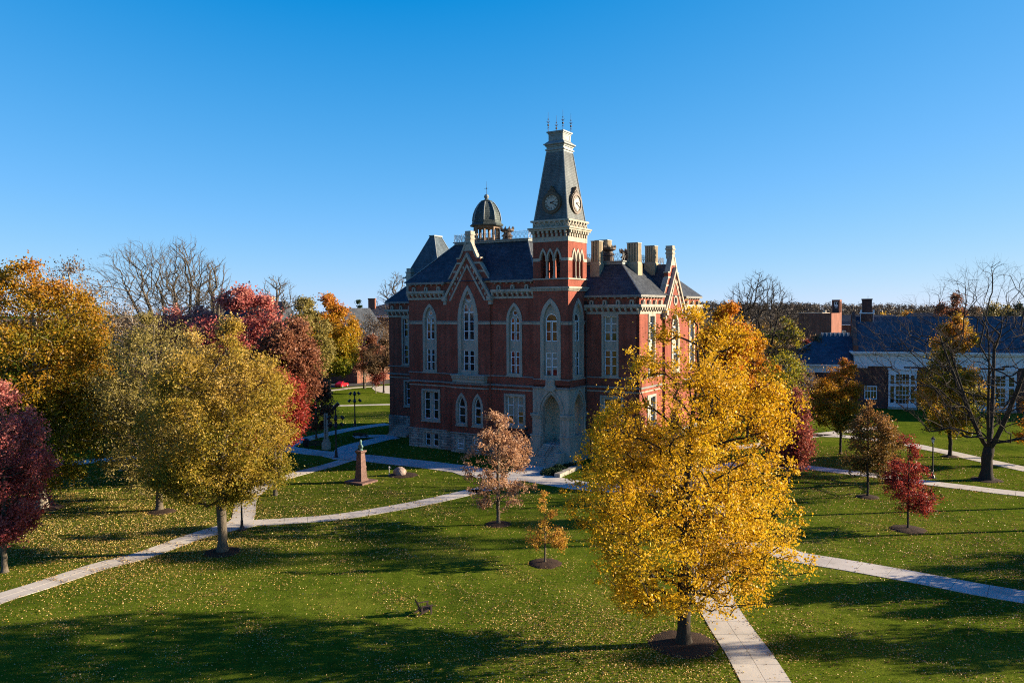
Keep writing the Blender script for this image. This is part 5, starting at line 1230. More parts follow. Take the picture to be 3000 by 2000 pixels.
sg0 = lambda x: -1.62 + (x + 2.25) * .72
v = MB(); v.box(sg0(-2.25), 13.12, 20.95, sg0(-.85), 13.18, 21.07)
for x0, x1, z0, z1 in ((-2.25, -1.98, 20.4, 22.0), (-1.5, -1.2, 21.4, 22.0), (-2.25, -1.7, 20.3, 20.9), (-1.95, -1.65, 20.8, 21.1), (-1.62, -.85, 20.35, 20.6), (-1.62, -1.35, 20.6, 21.0), (-1.1, -.85, 20.6, 21.0), (-1.62, -.85, 21.0, 21.12), (-1.9, -1.7, 19.6, 20.05), (-1.3, -1.1, 19.5, 20.05), (-1.45, -1.0, 19.95, 20.1)): v.box(sg0(x0), 13.12, 19.7 + (z0 - 20.3) * .66, sg0(x1), 13.18, 19.7 + (z1 - 20.3) * .66)
v.build('sign_marks', M['white'], to)
v = MB(); v.box(-9.5, -.1, 17.7, -2.5, 16.3, 17.85); v.box(-3.4, 5, 17.85, -2.6, 6, 18.6); v.build('roof_trim', M['stone'], ac)
v = MB(); v.box(.01, 1.5, 3, 9, 15, 8.2); v.box(.01, 1.3, 8.2, 9.2, 15.2, 8.6); v.build('annexe', M['white'], ac)

# hall of residence behind
RY = 262.0
ra = thing('dormitory', 'dark roofed brick dormitory between the square tower and the library chimney', 'building', ((2498 - 1500) / F * RY, RY, 0), -.25)
v = MB(); v.box(-6, 0, 0, 14, 12, 13.6); v.add([(-6, 0, 13.6), (-6, 12, 13.6), (-6, 6, 16.5), (-5.6, 0, 13.6), (-5.6, 12, 13.6), (-5.6, 6, 16.5)], [(0, 1, 2), (3, 5, 4), (0, 2, 5, 3), (1, 4, 5, 2)]); v.build('wall', M['far_brick'], ra)
v = MB(); v.add([(-4, -.4, 13.65), (14.4, -.4, 13.65), (14.4, 12.4, 13.65), (-6.2, 12.4, 13.65), (-5.4, 6, 16.9), (14.4, 6, 16.9), (-6.2, 1.8, 15.2)], [(0, 1, 5, 4), (2, 3, 4, 5), (3, 6, 4), (0, 4, 6), (1, 2, 5), (0, 6, 3, 2, 1)]); v.build('roof', M['slate'], ra)
v = MB(); v.tube((-4, -.45, 13.65), (14.4, -.45, 13.65), .14, k=4); v.tube((-4, -.45, 13.65), (-6.2, 1.7, 15.2), .14, k=4); v.build('eaves', M['white'], ra)
for x in (-2.6, 1.0, 3.2, 6.5):
    for z in (11.0, 7.6): v = MB(); v.plate('F', rect(x - .6, x + .6, z - .9, z + .9), [rect(x - .48, x + .48, z - .78, z + .78)], -.1, .05); o = v.build('window', M['white'], ra); g = MB(); g.box(x - .5, -.05, z - .8, x + .5, -.02, z + .8); g.build('pane', M['glass'], o)
RY = 285.0
rb_ = thing('dormitory', 'brick dormitory with long dark hipped roof beyond the library ridge', 'building', ((2735 - 1500) / F * RY, RY, 0), -.2)
v = MB(); v.box(-9, 0, 0, 14, 12, 13.2); v.build('wall', M['far_brick'], rb_)
v = MB(); v.frustum((-9.6, -.6, 14.6, 12.6), 13.2, (-6, 5, 11, 7), 17.3); v.build('roof', M['slate'], rb_)
LY = 250.0
gb = thing('greenhouse_building', 'low pale blue building glimpsed left of the arts block', 'building', ((2300 - 1500) / F * LY, LY, 0), -.2)
v = MB(); v.box(-7, 0, 0, 12, 10, 8.6); v.build('wall', M['white'], gb)
v = MB(); v.box(-7.4, -.4, 8.6, 12.4, 10.4, 9.1); v.build('roof', M['slate'], gb)
for i in range(6):
    v = MB(); v.plate('F', rect(-6.2 + i * 3, -4.2 + i * 3, 4.2, 7.4), [rect(-6.05 + i * 3, -4.35 + i * 3, 4.35, 7.25)], -.08, .02); o = v.build('window', M['frame'], gb); g = MB(); g.box(-6.1 + i * 3, -.04, 4.3, -4.3 + i * 3, -.02, 7.3); g.build('pane', M['glass'], o)

# left: brick building beyond the street, gable end, roof behind the crimson trees
TY = 232.0
tb_ = thing('campus_building', 'brick building with slate hip roof and tall chimney beyond the street', 'building', ((1150 - 1500) / F * TY, TY, 0), -.06)
v = MB(); v.box(-14, 0, 0, 16, 18, 17.3); v.build('wall', M['far_brick'], tb_)
v = MB(); v.box(-14.4, -.4, 17.3, 16, 18.4, 17.8); v.box(-14.1, -.1, 13.0, 16, .2, 13.3); v.build('cornice', M['white'], tb_)
v = MB(); v.add([(-14.6, -.6, 17.8), (16, -.6, 17.8), (16, 18.6, 17.8), (-14.6, 18.6, 17.8), (-20, 9, 17.9), (0, 9, 22.4), (16, 9, 23.2)], [(0, 1, 6, 5), (3, 0, 5), (2, 3, 5, 6), (1, 2, 6), (0, 3, 2, 1)]); v.build('roof', M['slate'], tb_)
v = MB(); v.box(-7.8, 3, 18, -5.8, 4.6, 22.6); v.box(-7.9, 2.9, 22.6, -5.7, 4.7, 22.9); v.build('chimney', M['pink_brick'], tb_)
for i in range(7):
    for z in (14.4, 10.4):
        x = -12 + i * 3.6; v = MB(); v.plate('F', rect(x - .7, x + .7, z - 1.1, z + 1.1), [rect(x - .55, x + .55, z - .95, z + .95)], -.1, .05); o = v.build('window', M['white'], tb_); g = MB(); g.box(x - .57, -.05, z - .97, x + .57, -.02, z + .97); g.build('pane', M['glass'], o)
HY_ = 214.0
ho = thing('gabled_house', 'pink brick house whose white gable edge shows right of the orange street tree', 'house', ((985 - 1500) / F * HY_, HY_, 0), -.5)
v = MB(); v.plate('F', [(-7, 0), (-7, 11), (0, 19), (7, 11), (7, 0)], [], 0, 14); v.build('wall', M['pink_brick'], ho)
v = MB()
for s_ in (-1, 1): v.plate('F', [(s_ * 8, 10), (0, 19.2), (0, 20), (s_ * 8.4, 10.4)], [], -.6, 14.4)
v.build('roof', M['slate'], ho)
v = MB()
for s_ in (-1, 1): v.plate('F', [(s_ * 8, 9.9), (0, 19.1), (0, 19.8), (s_ * 8.4, 10.3)], [], -.8, -.603)
v.build('rake_board', M['white'], ho)
HY_ = 190.0
hs_ = thing('grey_roof_house', 'house roof and broad chimney half hidden behind the crimson trees', 'house', ((710 - 1500) / F * HY_, HY_, 0), -.1)
v = MB(); v.box(-9, 0, 0, 9, 12, 15); v.build('wall', M['far_brick'], hs_)
v = MB(); v.frustum((-10, -1, 10, 13), 15, (-8.5, 5, 8.5, 7), 21.6); v.build('roof', M['slate'], hs_)
v = MB(); v.box(-1.5, 3, 18, 6, 5, 22.6); v.box(-1.7, 2.8, 22.2, 6.2, 5.2, 22.8); v.build('chimney', M['tan_stone'], hs_)

# ------------------------------------------------------------------ hills and far woods
hm = MB(); rng = np.random.default_rng(5)
nx, ny = 90, 14; vs = []; fs = []
def hill_h(x, y):
    t = np.clip((y - 700) / 700, 0, 1); t = t * t * (3 - 2 * t)
    return t * (9 + 5 * math.sin(x * .0021 + 1.2) + 3 * math.sin(x * .0057) + 2 * math.sin(x * .013 + y * .004) + 7 * math.exp(-((x - 420) / 240) ** 2)) - .3
for j in range(ny):
    for i in range(nx):
        x = -2600 + 5200 * i / (nx - 1); y = 660 + 1500 * j / (ny - 1); vs.append((x, y, hill_h(x, y)))
for j in range(ny - 1):
    for i in range(nx - 1): fs.append((j * nx + i, j * nx + i + 1, (j + 1) * nx + i + 1, (j + 1) * nx + i))
hm.add(vs, fs); tag(hm.build('hills', noise_mat('wooded_hill', [(0.3, (0.035, 0.03, 0.018)), (0.7, (0.075, 0.055, 0.03))], scale=.05, rough=.95), fix=False, smooth=True), kind='structure')
def far_wood(name, x0, x1, y0, y1, n, size, h, mat, per, seed, ground):
    rng = np.random.default_rng(seed)
    cx = rng.uniform(x0, x1, n); cy = rng.uniform(y0, y1, n); hh = h * rng.uniform(.45, 1.3, n)
    pk = np.repeat(np.arange(n), per); m_ = len(pk)
    d = rng.normal(size=(m_, 3)); d /= np.linalg.norm(d, axis=1)[:, None]; d *= rng.uniform(.4, 1, m_)[:, None]
    gz = np.array([ground(a, b) for a, b in zip(cx, cy)])
    ctr = np.stack([cx[pk] + d[:, 0] * hh[pk] * .38, cy[pk] + d[:, 1] * hh[pk] * .38, gz[pk] + hh[pk] * (.55 + .45 * d[:, 2])], -1)
    tag(leaves(name, ctr, size, np.clip(.6 * rng.uniform(0, 1, n)[pk] + .4 * rng.uniform(0, 1, m_), 0, 1), rng, mat, None), kind='stuff')
LMfar = leaf_mat('far_wood_leaf', [(0.055, 0.046, 0.036), (0.066, 0.053, 0.040), (0.078, 0.056, 0.040), (0.062, 0.055, 0.038), (0.09, 0.062, 0.040)], .15)
far_wood('far_wood', -200, 1250, 720, 1400, 4200, 1.9, 11, LMfar, 60, 71, hill_h)
far_wood('far_wood', -900, -150, 480, 900, 620, 2.6, 14, LMfar, 60, 72, hill_h)
far_wood('middle_wood', 60, 700, 330, 690, 420, 1.6, 12, leaf_mat('middle_wood_leaf', [(0.05, 0.045, 0.02), (0.10, 0.075, 0.028), (0.16, 0.09, 0.03), (0.08, 0.05, 0.03)], .2), 60, 73, lambda a, b: 0)
for k, (px, Y, h, r, mt_, lab) in enumerate(((2585, 300, 18.5, 4.5, 'gold', 'golden tree just right of the library chimney'), (2625, 305, 19, 5, 'gold', 'golden tree between the library chimney and the long dark roof'), (2665, 310, 18, 4.6, 'amber', 'amber tree left of the long dark dormitory roof'),
        (2790, 225, 24, 5, 'russet', 'thin russet tree rising behind the yellow and orange tree'), (2920, 250, 22.5, 7, 'pale', 'olive tree on the skyline behind the great bare tree'), (2995, 240, 20, 6, 'conifer', 'dark green tree on the skyline at the right edge'), (2860, 290, 19.5, 6, 'brown', 'brown tree on the skyline left of the olive tree'),
        (2300, 215, 17, 5, 'yellowgreen', 'yellow green tree behind the wide bare tree'), (2360, 228, 12.5, 3.6, 'maroon', 'small dark red tree before the orange brick block'), (2200, 200, 16, 5, 'orangered', 'orange tree left of the wide bare tree'),
        (1045, 300, 22, 3.5, 'brown', 'far brown tree right of the white gable'), (1125, 330, 17, 5, 'russet', 'russet tree beyond the street at the hall corner'), (1040, 250, 14, 4.5, 'russet', 'russet tree before the brick building with the chimney'))):
    tree('skyline_tree', lab, 'tree', at(px, Y), [(2, r * .5), (h * .3, r), (h * .65, r * .85), (h * .9, r * .4), (h, .4)], 2, .3, 220, 6500, .62, LM[mt_], 80 + k, lump=.3, spread=.8, bark='dark_bark')
tree('spruce_tree', 'dark green conical conifer beside the far chimney', 'tree', at(1048, 330), [(1, 5), (8, 4.4), (15, 3), (20, 1.6), (26.5, .2)], 1, .3, 260, 7000, .6, LM['conifer'], 95, lump=.15, spread=.5)

# ------------------------------------------------------------------ objects on the campus
def floodlight(px, py, h, label, top_spot):
    p = G(px, py); t = thing('floodlight_post', label, 'lamp post', tuple(p), 0.2)
    b = MB(); b.lathe([(.3, 0), (.3, .12), (.2, .25), (.16, .9), (.11, 1.1), (.085, h), (.06, h + .05)], 0, 0, 10); b.build('post', M['iron'], t)
    heads = [(h - .1, .6), (h - 1.3, .75)] if not top_spot else [(h - 1.5, .75), (h - 2.4, .7)]
    for z, r in heads:
        ar = MB(); ar.tube((-r, 0, z), (r, 0, z), .04, k=5); ar.tube((0, -r, z), (0, r, z), .04, k=5); ar.build('arm', M['iron'], t)
        for a in range(4):
            x, y = r * math.cos(a * math.pi / 2), r * math.sin(a * math.pi / 2)
            hd = MB(); hd.tube((x * .9, y * .9, z + .25), (x * 1.35, y * 1.35, z - .18), .16, .24, 8); hd.build('lamp_head', M['iron'], t)
    if top_spot: hd = MB(); hd.tube((-.3, 0, h - .25), (.4, -.1, h + .4), .2, .26, 8); hd.tube((0, 0, h - .4), (0, 0, h), .05, k=5); hd.build('lamp_head', M['iron'], t)
floodlight(985, 1340, 6.7, 'black floodlight post with a tilted spot on top by the path junction', True)
floodlight(1040, 1247, 5.5, 'black floodlight post with four lamp heads on the far lawn edge', False)
def lantern(px, py, h, label):
    p = G(px, py); t = thing('street_lamp', label, 'street lamp', tuple(p))
    b = MB(); b.lathe([(.42, 0), (.42, .06), (.26, .08), (.2, .3), (.13, .4), (.12, .8), (.085, .95), (.065, h - .75), (.11, h - .72), (.07, h - .66), (.13, h - .6)], 0, 0, 10); b.build('post', M['iron'], t)
    g = MB(); g.lathe([(.12, h - .6), (.2, h - .2), (.2, h - .18)], 0, 0, 6); g.build('lantern_glass', M['lamp_glass'], t)
    c = MB(); c.lathe([(.27, h - .2), (.25, h - .15), (.08, h), (.03, h + .12), (.01, h + .2)], 0, 0, 6)
    for i in range(6):
        a = i * math.pi / 3; c.tube((.12 * math.cos(a), .12 * math.sin(a), h - .6), (.2 * math.cos(a), .2 * math.sin(a), h - .2), .014, k=4)
    c.build('lantern_cap', M['iron'], t)
lantern(709, 1552, 4.3, 'black street lamp at the junction of the left paths, head in the leaves')
lantern(2732, 1400, 4.6, 'black street lamp with glass lantern on the right lawn')
p = G(1543, 1345); t = thing('candelabra_lamp', 'black candelabra lamp with five globes left of the hall porch', 'street lamp', tuple(p))
b = MB(); b.lathe([(.35, 0), (.3, .25), (.16, .4), (.12, 1.0), (.08, 1.2), (.07, 3.6), (.1, 3.7)], 0, 0, 10); b.build('post', M['iron'], t)
for i in range(4):
    a = i * math.pi / 2 + .4; x, y = .62 * math.cos(a), .62 * math.sin(a)
    ar = MB(); ar.tube((0, 0, 2.75), (x * .6, y * .6, 2.6), .035, k=5); ar.tube((x * .6, y * .6, 2.6), (x, y, 2.85), .035, k=5); ar.build('arm', M['iron'], t)
    gl = MB(); gl.lathe([(.08, 2.85), (.18, 3.0), (.2, 3.15), (.14, 3.3), (.05, 3.36)], x, y, 8); gl.build('globe', M['black'], t)
gl = MB(); gl.lathe([(.1, 3.7), (.2, 3.88), (.22, 4.02), (.15, 4.18), (.05, 4.24)], 0, 0, 8); gl.build('globe', M['black'], t)

# monument with bronze bust
p = G(1058, 1412); t = thing('bust_monument', 'red granite pedestal with a green bronze bust on the lawn', 'monument', tuple(p), ROTZ)
b = MB(); b.box(-1.35, -1.25, 0, 1.35, 1.25, .22); b.build('slab', M['granite'], t)
b = MB(); b.frustum((-.95, -.95, .95, .95), .22, (-.78, -.78, .78, .78), .55); b.box(-.74, -.74, .55, .74, .74, .9); b.frustum((-.72, -.72, .72, .72), .9, (-.62, -.62, .62, .62), 1.9); b.box(-.68, -.68, 1.9, .68, .68, 2.05)
b.frustum((-.62, -.62, .62, .62), 2.05, (-.5, -.5, .5, .5), 3.75); b.frustum((-.5, -.5, .5, .5), 3.75, (-.72, -.72, .72, .72), 3.95); b.box(-.72, -.72, 3.95, .72, .72, 4.12); b.v = [(x * .64, y * .64, .22 + (z - .22) * .86) for x, y, z in b.v]; b.build('pedestal', M['granite'], t)
b = MB(); b.lathe([(.34, 4.12), (.28, 4.2), (.2, 4.3)], 0, 0, 12)
bst = [(0.20, .16, 4.28), (.36, .22, 4.42), (.40, .23, 4.58), (.30, .19, 4.72), (.13, .13, 4.82), (.115, .125, 4.92), (.145, .17, 5.0), (.155, .185, 5.1), (.15, .18, 5.2), (.10, .12, 5.29), (.02, .03, 5.33)]
vs = []; fs = []
for rx, ry, z in bst:
    for i in range(14): a = 2 * math.pi * i / 14; vs.append((rx * math.cos(a), ry * math.sin(a) - (.03 if 4.98 < z < 5.15 and math.sin(a) < -.9 else 0), z))
for j in range(len(bst) - 1):
    for i in range(14): fs.append((j * 14 + i, j * 14 + (i + 1) % 14, (j + 1) * 14 + (i + 1) % 14, (j + 1) * 14 + i))
b.add(vs, fs); b.v = [(x * .85, y * .85, z - .545) for x, y, z in b.v]; b.build('bust', M['bronze'], t, smooth=True)

# boulder on its bed
p = G(1172, 1392); mulch((p[0] + .3, p[1] + .1), 1.75, 'mulch_bed')
rng = random.Random(4); b = bmesh.new(); bmesh.ops.create_icosphere(b, subdivisions=3, radius=1)
for q in b.verts:
    n_ = q.co.copy(); d = 1 + .12 * math.sin(3 * n_.x + 1) + .1 * math.sin(4 * n_.y + 2 * n_.z) + rng.uniform(-.025, .025)
    q.co = Vector((n_.x * .82 * d, n_.y * .6 * d, max(-.25, n_.z * .62 * d + (.16 * (-n_.x) if n_.z > .2 else 0))))
me = bpy.data.meshes.new('boulder'); b.to_mesh(me); b.free(); o = link_mesh('boulder', me, M['boulder']); o.location = (p[0], p[1], .3); o.rotation_euler = (0, 0, .3)
tag(o, 'pale pink boulder on a mulch bed beside the bust monument', 'boulder')
p = G(1140, 1390); b = MB(); b.lathe([(.1, 0), (.08, .06), (.05, .1), (.05, .75), (.11, .8), (.11, .95), (.04, 1.0)], 0, 0, 8); b.tube((0, 0, .86), (.22, -.05, .82), .05, k=6)
o = b.build('water_hydrant', M['alloy']); o.location = tuple(p); tag(o, 'small pale water standpipe left of the boulder', 'standpipe')

# twin pillar memorial, benches, bin
p = G(956, 1316); t = thing('pillar_memorial', 'pair of slim pale stone pillars on a block by the left path', 'memorial', tuple(p), ROTZ)
b = MB(); b.box(-.48, -.4, 0, .48, .4, .95); b.box(-.42, -.34, .95, .42, .34, 1.1); b.box(-.36, -.28, 1.1, .36, .28, 1.4); b.build('plinth', M['stone'], t)
for s_ in (-1, 1): b = MB(); b.frustum((s_ * .2 - .13, -.13, s_ * .2 + .13, .13), 1.4, (s_ * .2 - .09, -.09, s_ * .2 + .09, .09), 5.0); b.build('pillar', M['stone'], t)
def bench(px, py, rz, label):
    p = G(px, py); t = thing('park_bench', label, 'bench', tuple(p), rz, 'benches by the left entrance')
    b = MB()
    for i in range(5): b.box(-1.1, -.28 + i * .11, .43, 1.1, -.19 + i * .11, .46)
    b.build('seat', M['old_wood'], t)
    b = MB()
    for i in range(4): b.box(-1.1, .3 + i * .03, .52 + i * .12, 1.1, .33 + i * .03, .61 + i * .12)
    b.build('backrest', M['old_wood'], t)
    for x in (-1.0, 0, 1.0):
        b = MB(); b.box(x - .03, -.28, 0, x + .03, -.22, .65); b.box(x - .03, .26, 0, x + .03, .32, .5); b.add([(x - .03, .28, .45), (x + .03, .28, .45), (x + .03, .34, .45), (x - .03, .34, .45), (x - .03, .40, 1.0), (x + .03, .40, 1.0), (x + .03, .45, 1.0), (x - .03, .45, 1.0)], [(0, 3, 2, 1), (4, 5, 6, 7), (0, 1, 5, 4), (1, 2, 6, 5), (2, 3, 7, 6), (3, 0, 4, 7)]); b.box(x - .03, -.28, .38, x + .03, .32, .42)
        if x: b.box(x - .04, -.3, .62, x + .04, .34, .67)
        b.build('leg', M['iron'], t)
bench(1058, 1285, ROTZ + .25 + math.pi, 'dark bench on the pad before the side steps')
bench(925, 1312, .05, 'dark bench between the litter bin and the pillar memorial')
p = G(896, 1308); t = thing('litter_bin', 'black slatted litter bin beside the bench', 'litter bin', tuple(p))
b = MB(); b.lathe([(.3, 0), (.33, .05), (.36, .9), (.4, .95)], 0, 0, 14)
for i in range(18): a = i * math.pi / 9; b.tube((.34 * math.cos(a), .34 * math.sin(a), .05), (.39 * math.cos(a), .39 * math.sin(a), .92), .025, k=4)
b.build('basket', M['iron'], t); b = MB(); b.lathe([(.44, .95), (.44, 1.0), (.3, 1.12), (.2, 1.2)], 0, 0, 14); b.build('lid', M['iron'], t)

# garden chair in the lawn
p = G(1243, 1796); t = thing('garden_chair', 'weathered wooden slatted garden chair alone on the front lawn', 'chair', tuple(p), math.radians(118))
# chair faces -y in its own frame
def slanted(mb, x0, x1, y0, z0, y1, z1, th):
    d = Vector((0, y1 - y0, z1 - z0)).normalized(); n_ = Vector((0, -d.z, d.y)) * th / 2
    a, b_ = Vector((0, y0, z0)), Vector((0, y1, z1)); vs = []
    for q in (a - n_, a + n_, b_ + n_, b_ - n_): vs += [(x0, q.y, q.z), (x1, q.y, q.z)]
    mb.add(vs, [(0, 1, 3, 2), (2, 3, 5, 4), (4, 5, 7, 6), (6, 7, 1, 0), (0, 2, 4, 6), (1, 7, 5, 3)])
b = MB()
for i in range(6): y = -.38 + i * .12; slanted(b, -.27, .27, y, .40 - (y + .38) * .26, y + .1, .40 - (y + .48) * .26, .025)
b.build('seat', M['old_wood'], t)
b = MB()
for i in range(5): x = -.26 + i * .105; h = 1.0 - .06 * abs(i - 2); slanted(b, x, x + .09, .25, .22, .25 + (h - .22) * .42, h, .025)
b.box(-.3, .36, .52, .3, .40, .58); b.build('backrest', M['old_wood'], t)
for s_ in (-1, 1):
    b = MB(); b.box(s_ * .30, -.45, .58, s_ * .44, .36, .61); b.build('armrest', M['old_wood'], t)
    b = MB(); b.box(s_ * .30, -.40, 0, s_ * .34, -.29, .58); b.build('leg', M['old_wood'], t)
    b = MB(); slanted(b, s_ * .27, s_ * .30, -.42, .37, .55, .06, .12); b.box(s_ * .30, .22, .14, s_ * .34, .32, .58); b.build('side_rail', M['old_wood'], t)

# bed with low shrubs and stone kerb right of the porch steps
q0 = [hall_to_world(*c) for c in ((26.5, -8.7), (25.7, -4.6), (26.0, -1.4), (27.9, -1.6), (28.5, -8.0))]
b = MB(); n_ = len(q0); b.add([(q[0], q[1], .035) for q in q0] + [(q[0], q[1], -.05) for q in q0], [tuple(range(n_))] + [(i, (i + 1) % n_, (i + 1) % n_ + n_, i + n_) for i in range(n_)]); tag(b.build('planting_bed', M['mulch']), kind='structure')
rng = np.random.default_rng(9)
for k, (a_, b_) in enumerate(((26.6, -7.6), (26.5, -6.2), (26.6, -4.8), (26.9, -3.4), (27.6, -6.8), (27.6, -5.2), (27.5, -3.0))):
    c = hall_to_world(a_, b_); n_ = 1300; d = rng.normal(size=(n_, 3)); d /= np.linalg.norm(d, axis=1)[:, None]; d *= rng.uniform(.5, 1, n_)[:, None]
    d[:, 2] = np.abs(d[:, 2]); s_ = rng.uniform(.6, .85)
    o = leaves('low_shrub', d * np.array([s_, s_, s_ * .95]) + np.array([0, 0, .05]), .12, rng.uniform(0, 1, n_), rng, LM['shrub'], None); o.location = (c[0], c[1], .03)
    tag(o, 'low dark green shrub in the bed right of the porch steps', 'shrub', 'low shrubs beside the porch steps')
b = MB(); c0, c1 = hall_to_world(28.4, -8.3), hall_to_world(27.9, -2.0); d = (c1 - c0); d /= np.linalg.norm(d); nn = np.array([-d[1], d[0], 0]) * .35
b.add([tuple(x + np.array([0, 0, z])) for z in (0, .45) for x in (c0 + nn, c0 - nn, c1 - nn, c1 + nn)], [(0, 3, 2, 1), (4, 5, 6, 7), (0, 1, 5, 4), (1, 2, 6, 5), (2, 3, 7, 6), (3, 0, 4, 7)])
tag(b.build('stone_kerb', M['stone']), 'low pale stone kerb wall beside the shrub bed', 'kerb wall')
pad = [hall_to_world(*c) for c in ((22.0, -8.9), (22.0, -3.3), (25.7, -3.3), (26.4, -8.9))]
b = MB(); b.add([(q[0], q[1], .03) for q in pad] + [(q[0], q[1], -.04) for q in pad], [(0, 1, 2, 3)] + [(i, (i + 1) % 4, (i + 1) % 4 + 4, i + 4) for i in range(4)]); tag(b.build('forecourt', M['concrete']), kind='structure')

# red car
p = G(1001, 1133); cdir = math.atan2(*(G(1040, 1124)[:2] - G(960, 1142)[:2])[::-1])
t = thing('parked_car', 'bright red coupe parked at the kerb left of the hall', 'car', tuple(p), cdir + math.pi * 0)
prof_ = [(-2.3, .35), (-2.32, .75), (-2.15, .95), (-1.55, 1.02), (-.75, 1.38), (-.1, 1.44), (.45, 1.32), (1.05, .98), (1.75, .9), (2.2, .72), (2.3, .5), (2.25, .3), (1.85, .28), (-1.85, .28)]
b = MB()
def car_slice(y, sc, tp): return [(x * sc, y, .28 + (z - .28) * (tp if z < 1.0 else tp)) for x, z in prof_]
ys = [(-.9, .965, .96), (-.80, 1, 1), (.80, 1, 1), (.9, .965, .96)]
vs = []
for y, sc, tp in ys:
    for x, z in prof_:
        yy = y * (0.74 if z > 1.2 else (0.94 if z > .97 else 1.0)); vs.append((x * sc, yy, .28 + (z - .28) * tp))
k = len(prof_); fs = [tuple(range(k)), tuple(range(3 * k, 4 * k))[::-1]]
for j in range(3):
    for i in range(k): fs.append((j * k + i, j * k + (i + 1) % k, (j + 1) * k + (i + 1) % k, (j + 1) * k + i))
b.add(vs, fs); b.build('body', M['car_red'], t)
for s_ in (-1, 1):
    b = MB(); q = [(-1.25, .885, 1.04), (-.68, .70, 1.32), (-.1, .68, 1.37), (.38, .70, 1.27), (.85, .885, 1.02)]; b.add([(x, s_ * (y + .0), z) for x, y, z in q] + [(x, s_ * (y + .02), z) for x, y, z in q], [(0, 1, 2, 3, 4), (5, 9, 8, 7, 6)] + [(i, (i + 1) % 5, (i + 1) % 5 + 5, i + 5) for i in range(5)]); b.build('side_window', M['glass'], t)
    for x in (-1.38, 1.42):
        b = MB(); b.tube((x, s_ * .72, .33), (x, s_ * .93, .33), .33, k=16); wo = b.build('wheel', M['tyre'], t)
        b = MB(); b.tube((x, s_ * .9, .33), (x, s_ * .95, .33), .22, k=12); b.build('rim', M['alloy'], wo)
    b = MB(); b.box(2.05, s_ * .5, .62, 2.27, s_ * .82, .74); b.build('headlight', M['lamp_glass'], t)
    b = MB(); b.box(-2.36, s_ * .5, .72, -2.2, s_ * .84, .86); b.build('tail_light', M['maroon_l'] if 'maroon_l' in M else M['black'], t)
b = MB(); b.add([(.5, -.62, 1.33), (.5, .62, 1.33), (1.02, .8, 1.02), (1.02, -.8, 1.02), (.5, -.62, 1.31), (.5, .62, 1.31), (1.02, .8, 1.0), (1.02, -.8, 1.0)], [(0, 1, 2, 3), (4, 7, 6, 5), (0, 4, 5, 1), (1, 5, 6, 2), (2, 6, 7, 3), (3, 7, 4, 0)]); b.build('windscreen', M['glass'], t)

p = G(966, 1112); t = thing('road_sign', 'small blue and white sign on a thin post across the street', 'sign', tuple(p), .1)
b = MB(); b.tube((0, 0, 0), (0, 0, 2.6), .04, k=6); b.build('post', M['iron'], t)
b = MB(); b.box(-.22, -.05, 1.35, .22, -.01, 1.85); b.build('lower_panel', M['blue_sign'], t); b = MB(); b.box(-.22, -.05, 1.9, .22, -.01, 2.55); b.build('upper_panel', M['white'], t)

# walking person beside the young tree
p = G(1093, 1139); t = thing('person', 'person in dark clothes striding along the pavement by the reddish young tree', 'person', tuple(p), .1)
def skinned(name, verts, edges, radii, mat):
    me = bpy.data.meshes.new(name); me.from_pydata(verts, edges, []); o = link_mesh(name, me, mat, t)
    sk = o.modifiers.new('skin', 'SKIN'); me.skin_vertices.new() if not me.skin_vertices else None
    for i, r in enumerate(radii): me.skin_vertices[0].data[i].radius = (r, r)
    me.skin_vertices[0].data[0].use_root = True
    o.modifiers.new('sub', 'SUBSURF').levels = 1
    return o
V_ = [(0, 0, .95), (0, 0, 1.2), (.02, 0, 1.42), (.03, 0, 1.54), (.05, 0, 1.68), (.02, .1, .9), (.28, .09, .5), (.38, .1, .06), (.52, .1, .03), (-.02, -.1, .9), (-.08, -.1, .48), (-.42, -.1, .16), (-.36, -.1, .04),
      (.02, .2, 1.38), (-.12, .25, 1.1), (.0, .25, .88), (.02, -.2, 1.38), (.14, -.25, 1.12), (.34, -.22, .98), (.06, 0, 1.75)]
E_ = [(0, 1), (1, 2), (2, 3), (3, 4), (4, 19), (0, 5), (5, 6), (6, 7), (7, 8), (0, 9), (9, 10), (10, 11), (11, 12), (2, 13), (13, 14), (14, 15), (2, 16), (16, 17), (17, 18)]
R_ = [.14, .15, .15, .06, .1, .1, .075, .05, .035, .1, .075, .05, .035, .07, .05, .035, .07, .05, .035, .07]
skinned('body', V_, E_, R_, M['dark_cloth'])

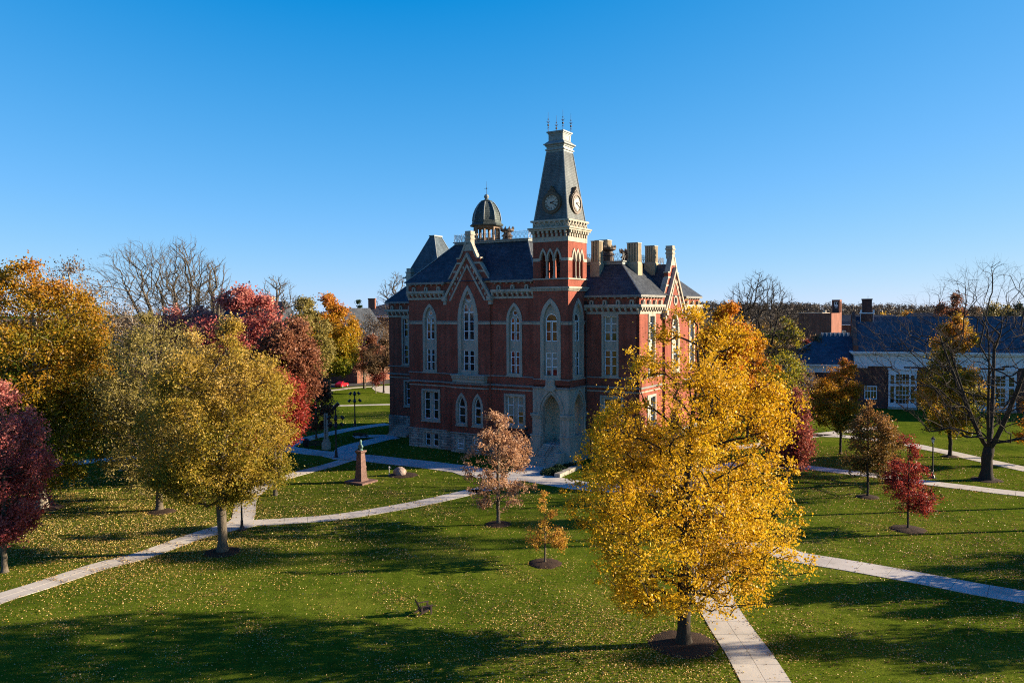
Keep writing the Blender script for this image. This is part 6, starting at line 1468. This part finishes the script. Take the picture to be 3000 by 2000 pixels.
# ------------------------------------------------------------------ fallen leaves
rng = np.random.default_rng(77)
def on_path(x, y):
    ok = np.zeros(len(x), bool)
    for L, wd in PATHS:
        A_ = np.array(L)[::2]
        lo = A_.min(0) - wd; hi = A_.max(0) + wd
        c = (x > lo[0]) & (x < hi[0]) & (y > lo[1]) & (y < hi[1])
        idx = np.where(c)[0]
        for s in range(0, len(idx), 20000):
            ii = idx[s:s + 20000]
            d = np.min((x[ii, None] - A_[None, :, 0]) ** 2 + (y[ii, None] - A_[None, :, 1]) ** 2, axis=1); ok[ii] |= d < (wd / 2 + .05) ** 2
    return ok
def litter(name, n, cols, size, dens, box):
    x = rng.uniform(box[0], box[1], n * 3); y = rng.uniform(box[2], box[3], n * 3)
    wv = np.clip(dens(x, y), 0, 1); keep = rng.uniform(0, 1, n * 3) < wv; x, y = x[keep][:n], y[keep][:n]
    inside = np.abs(x) < y * .66 + 4; x, y = x[inside], y[inside]
    pth = on_path(x, y); kp = ~pth | (rng.uniform(0, 1, len(x)) < .05); x, y = x[kp], y[kp]
    ctr = np.stack([x, y, .045 + .03 * rng.uniform(0, 1, len(x))], -1)
    tag(leaves(name, ctr, size, rng.uniform(0, 1, len(x)), rng, leaf_mat(name + '_colour', cols, .1), None, flat=.72), kind='stuff')
clump = lambda x, y, s, p: .5 + .5 * np.sin(x * s + p) * np.sin(y * s * 1.3 + 2 * p) + .35 * np.sin(x * s * 2.7 + y * s * 1.9 + p)
near = lambda x, y, c, r: np.exp(-((x - c[0]) ** 2 + (y - c[1]) ** 2) / r ** 2)
gold_ = [(0.16, 0.08, 0.03), (0.32, 0.18, 0.05), (0.50, 0.32, 0.08), (0.56, 0.42, 0.20)]
litter('fallen_leaves', 125000, gold_, .09, lambda x, y: .055 + .26 * np.clip(clump(x, y, .41, 1) + .25 * np.sin(x * 1.7 + 3 * np.sin(y * .9)), 0, 2) ** 2.5 + .85 * near(x, y, P1 + np.array([-4, -1, 0]), 8) + .7 * near(x, y, P2 + np.array([-4, 0, 0]), 8) + .3 * near(x, y, (-42, 66), 18), (-48, 40, 39, 84))
litter('fallen_leaves', 42000, [(0.14, 0.06, 0.025), (0.30, 0.13, 0.04), (0.44, 0.22, 0.06), (0.52, 0.36, 0.16)], .11, lambda x, y: .04 + .25 * clump(x, y, .31, 2) * (x > 14) + .7 * near(x, y, (40, 58), 10) + 1.0 * near(x, y, (38, 94), 13), (8, 66, 42, 110))
litter('fallen_leaves', 52000, [(0.10, 0.06, 0.02), (0.22, 0.14, 0.04), (0.40, 0.30, 0.08), (0.5, 0.4, 0.16)], .15, lambda x, y: .10 + 1.0 * near(x, y, (-42, 74), 20) + .2 * clump(x, y, .2, 3), (-75, -6, 60, 150))
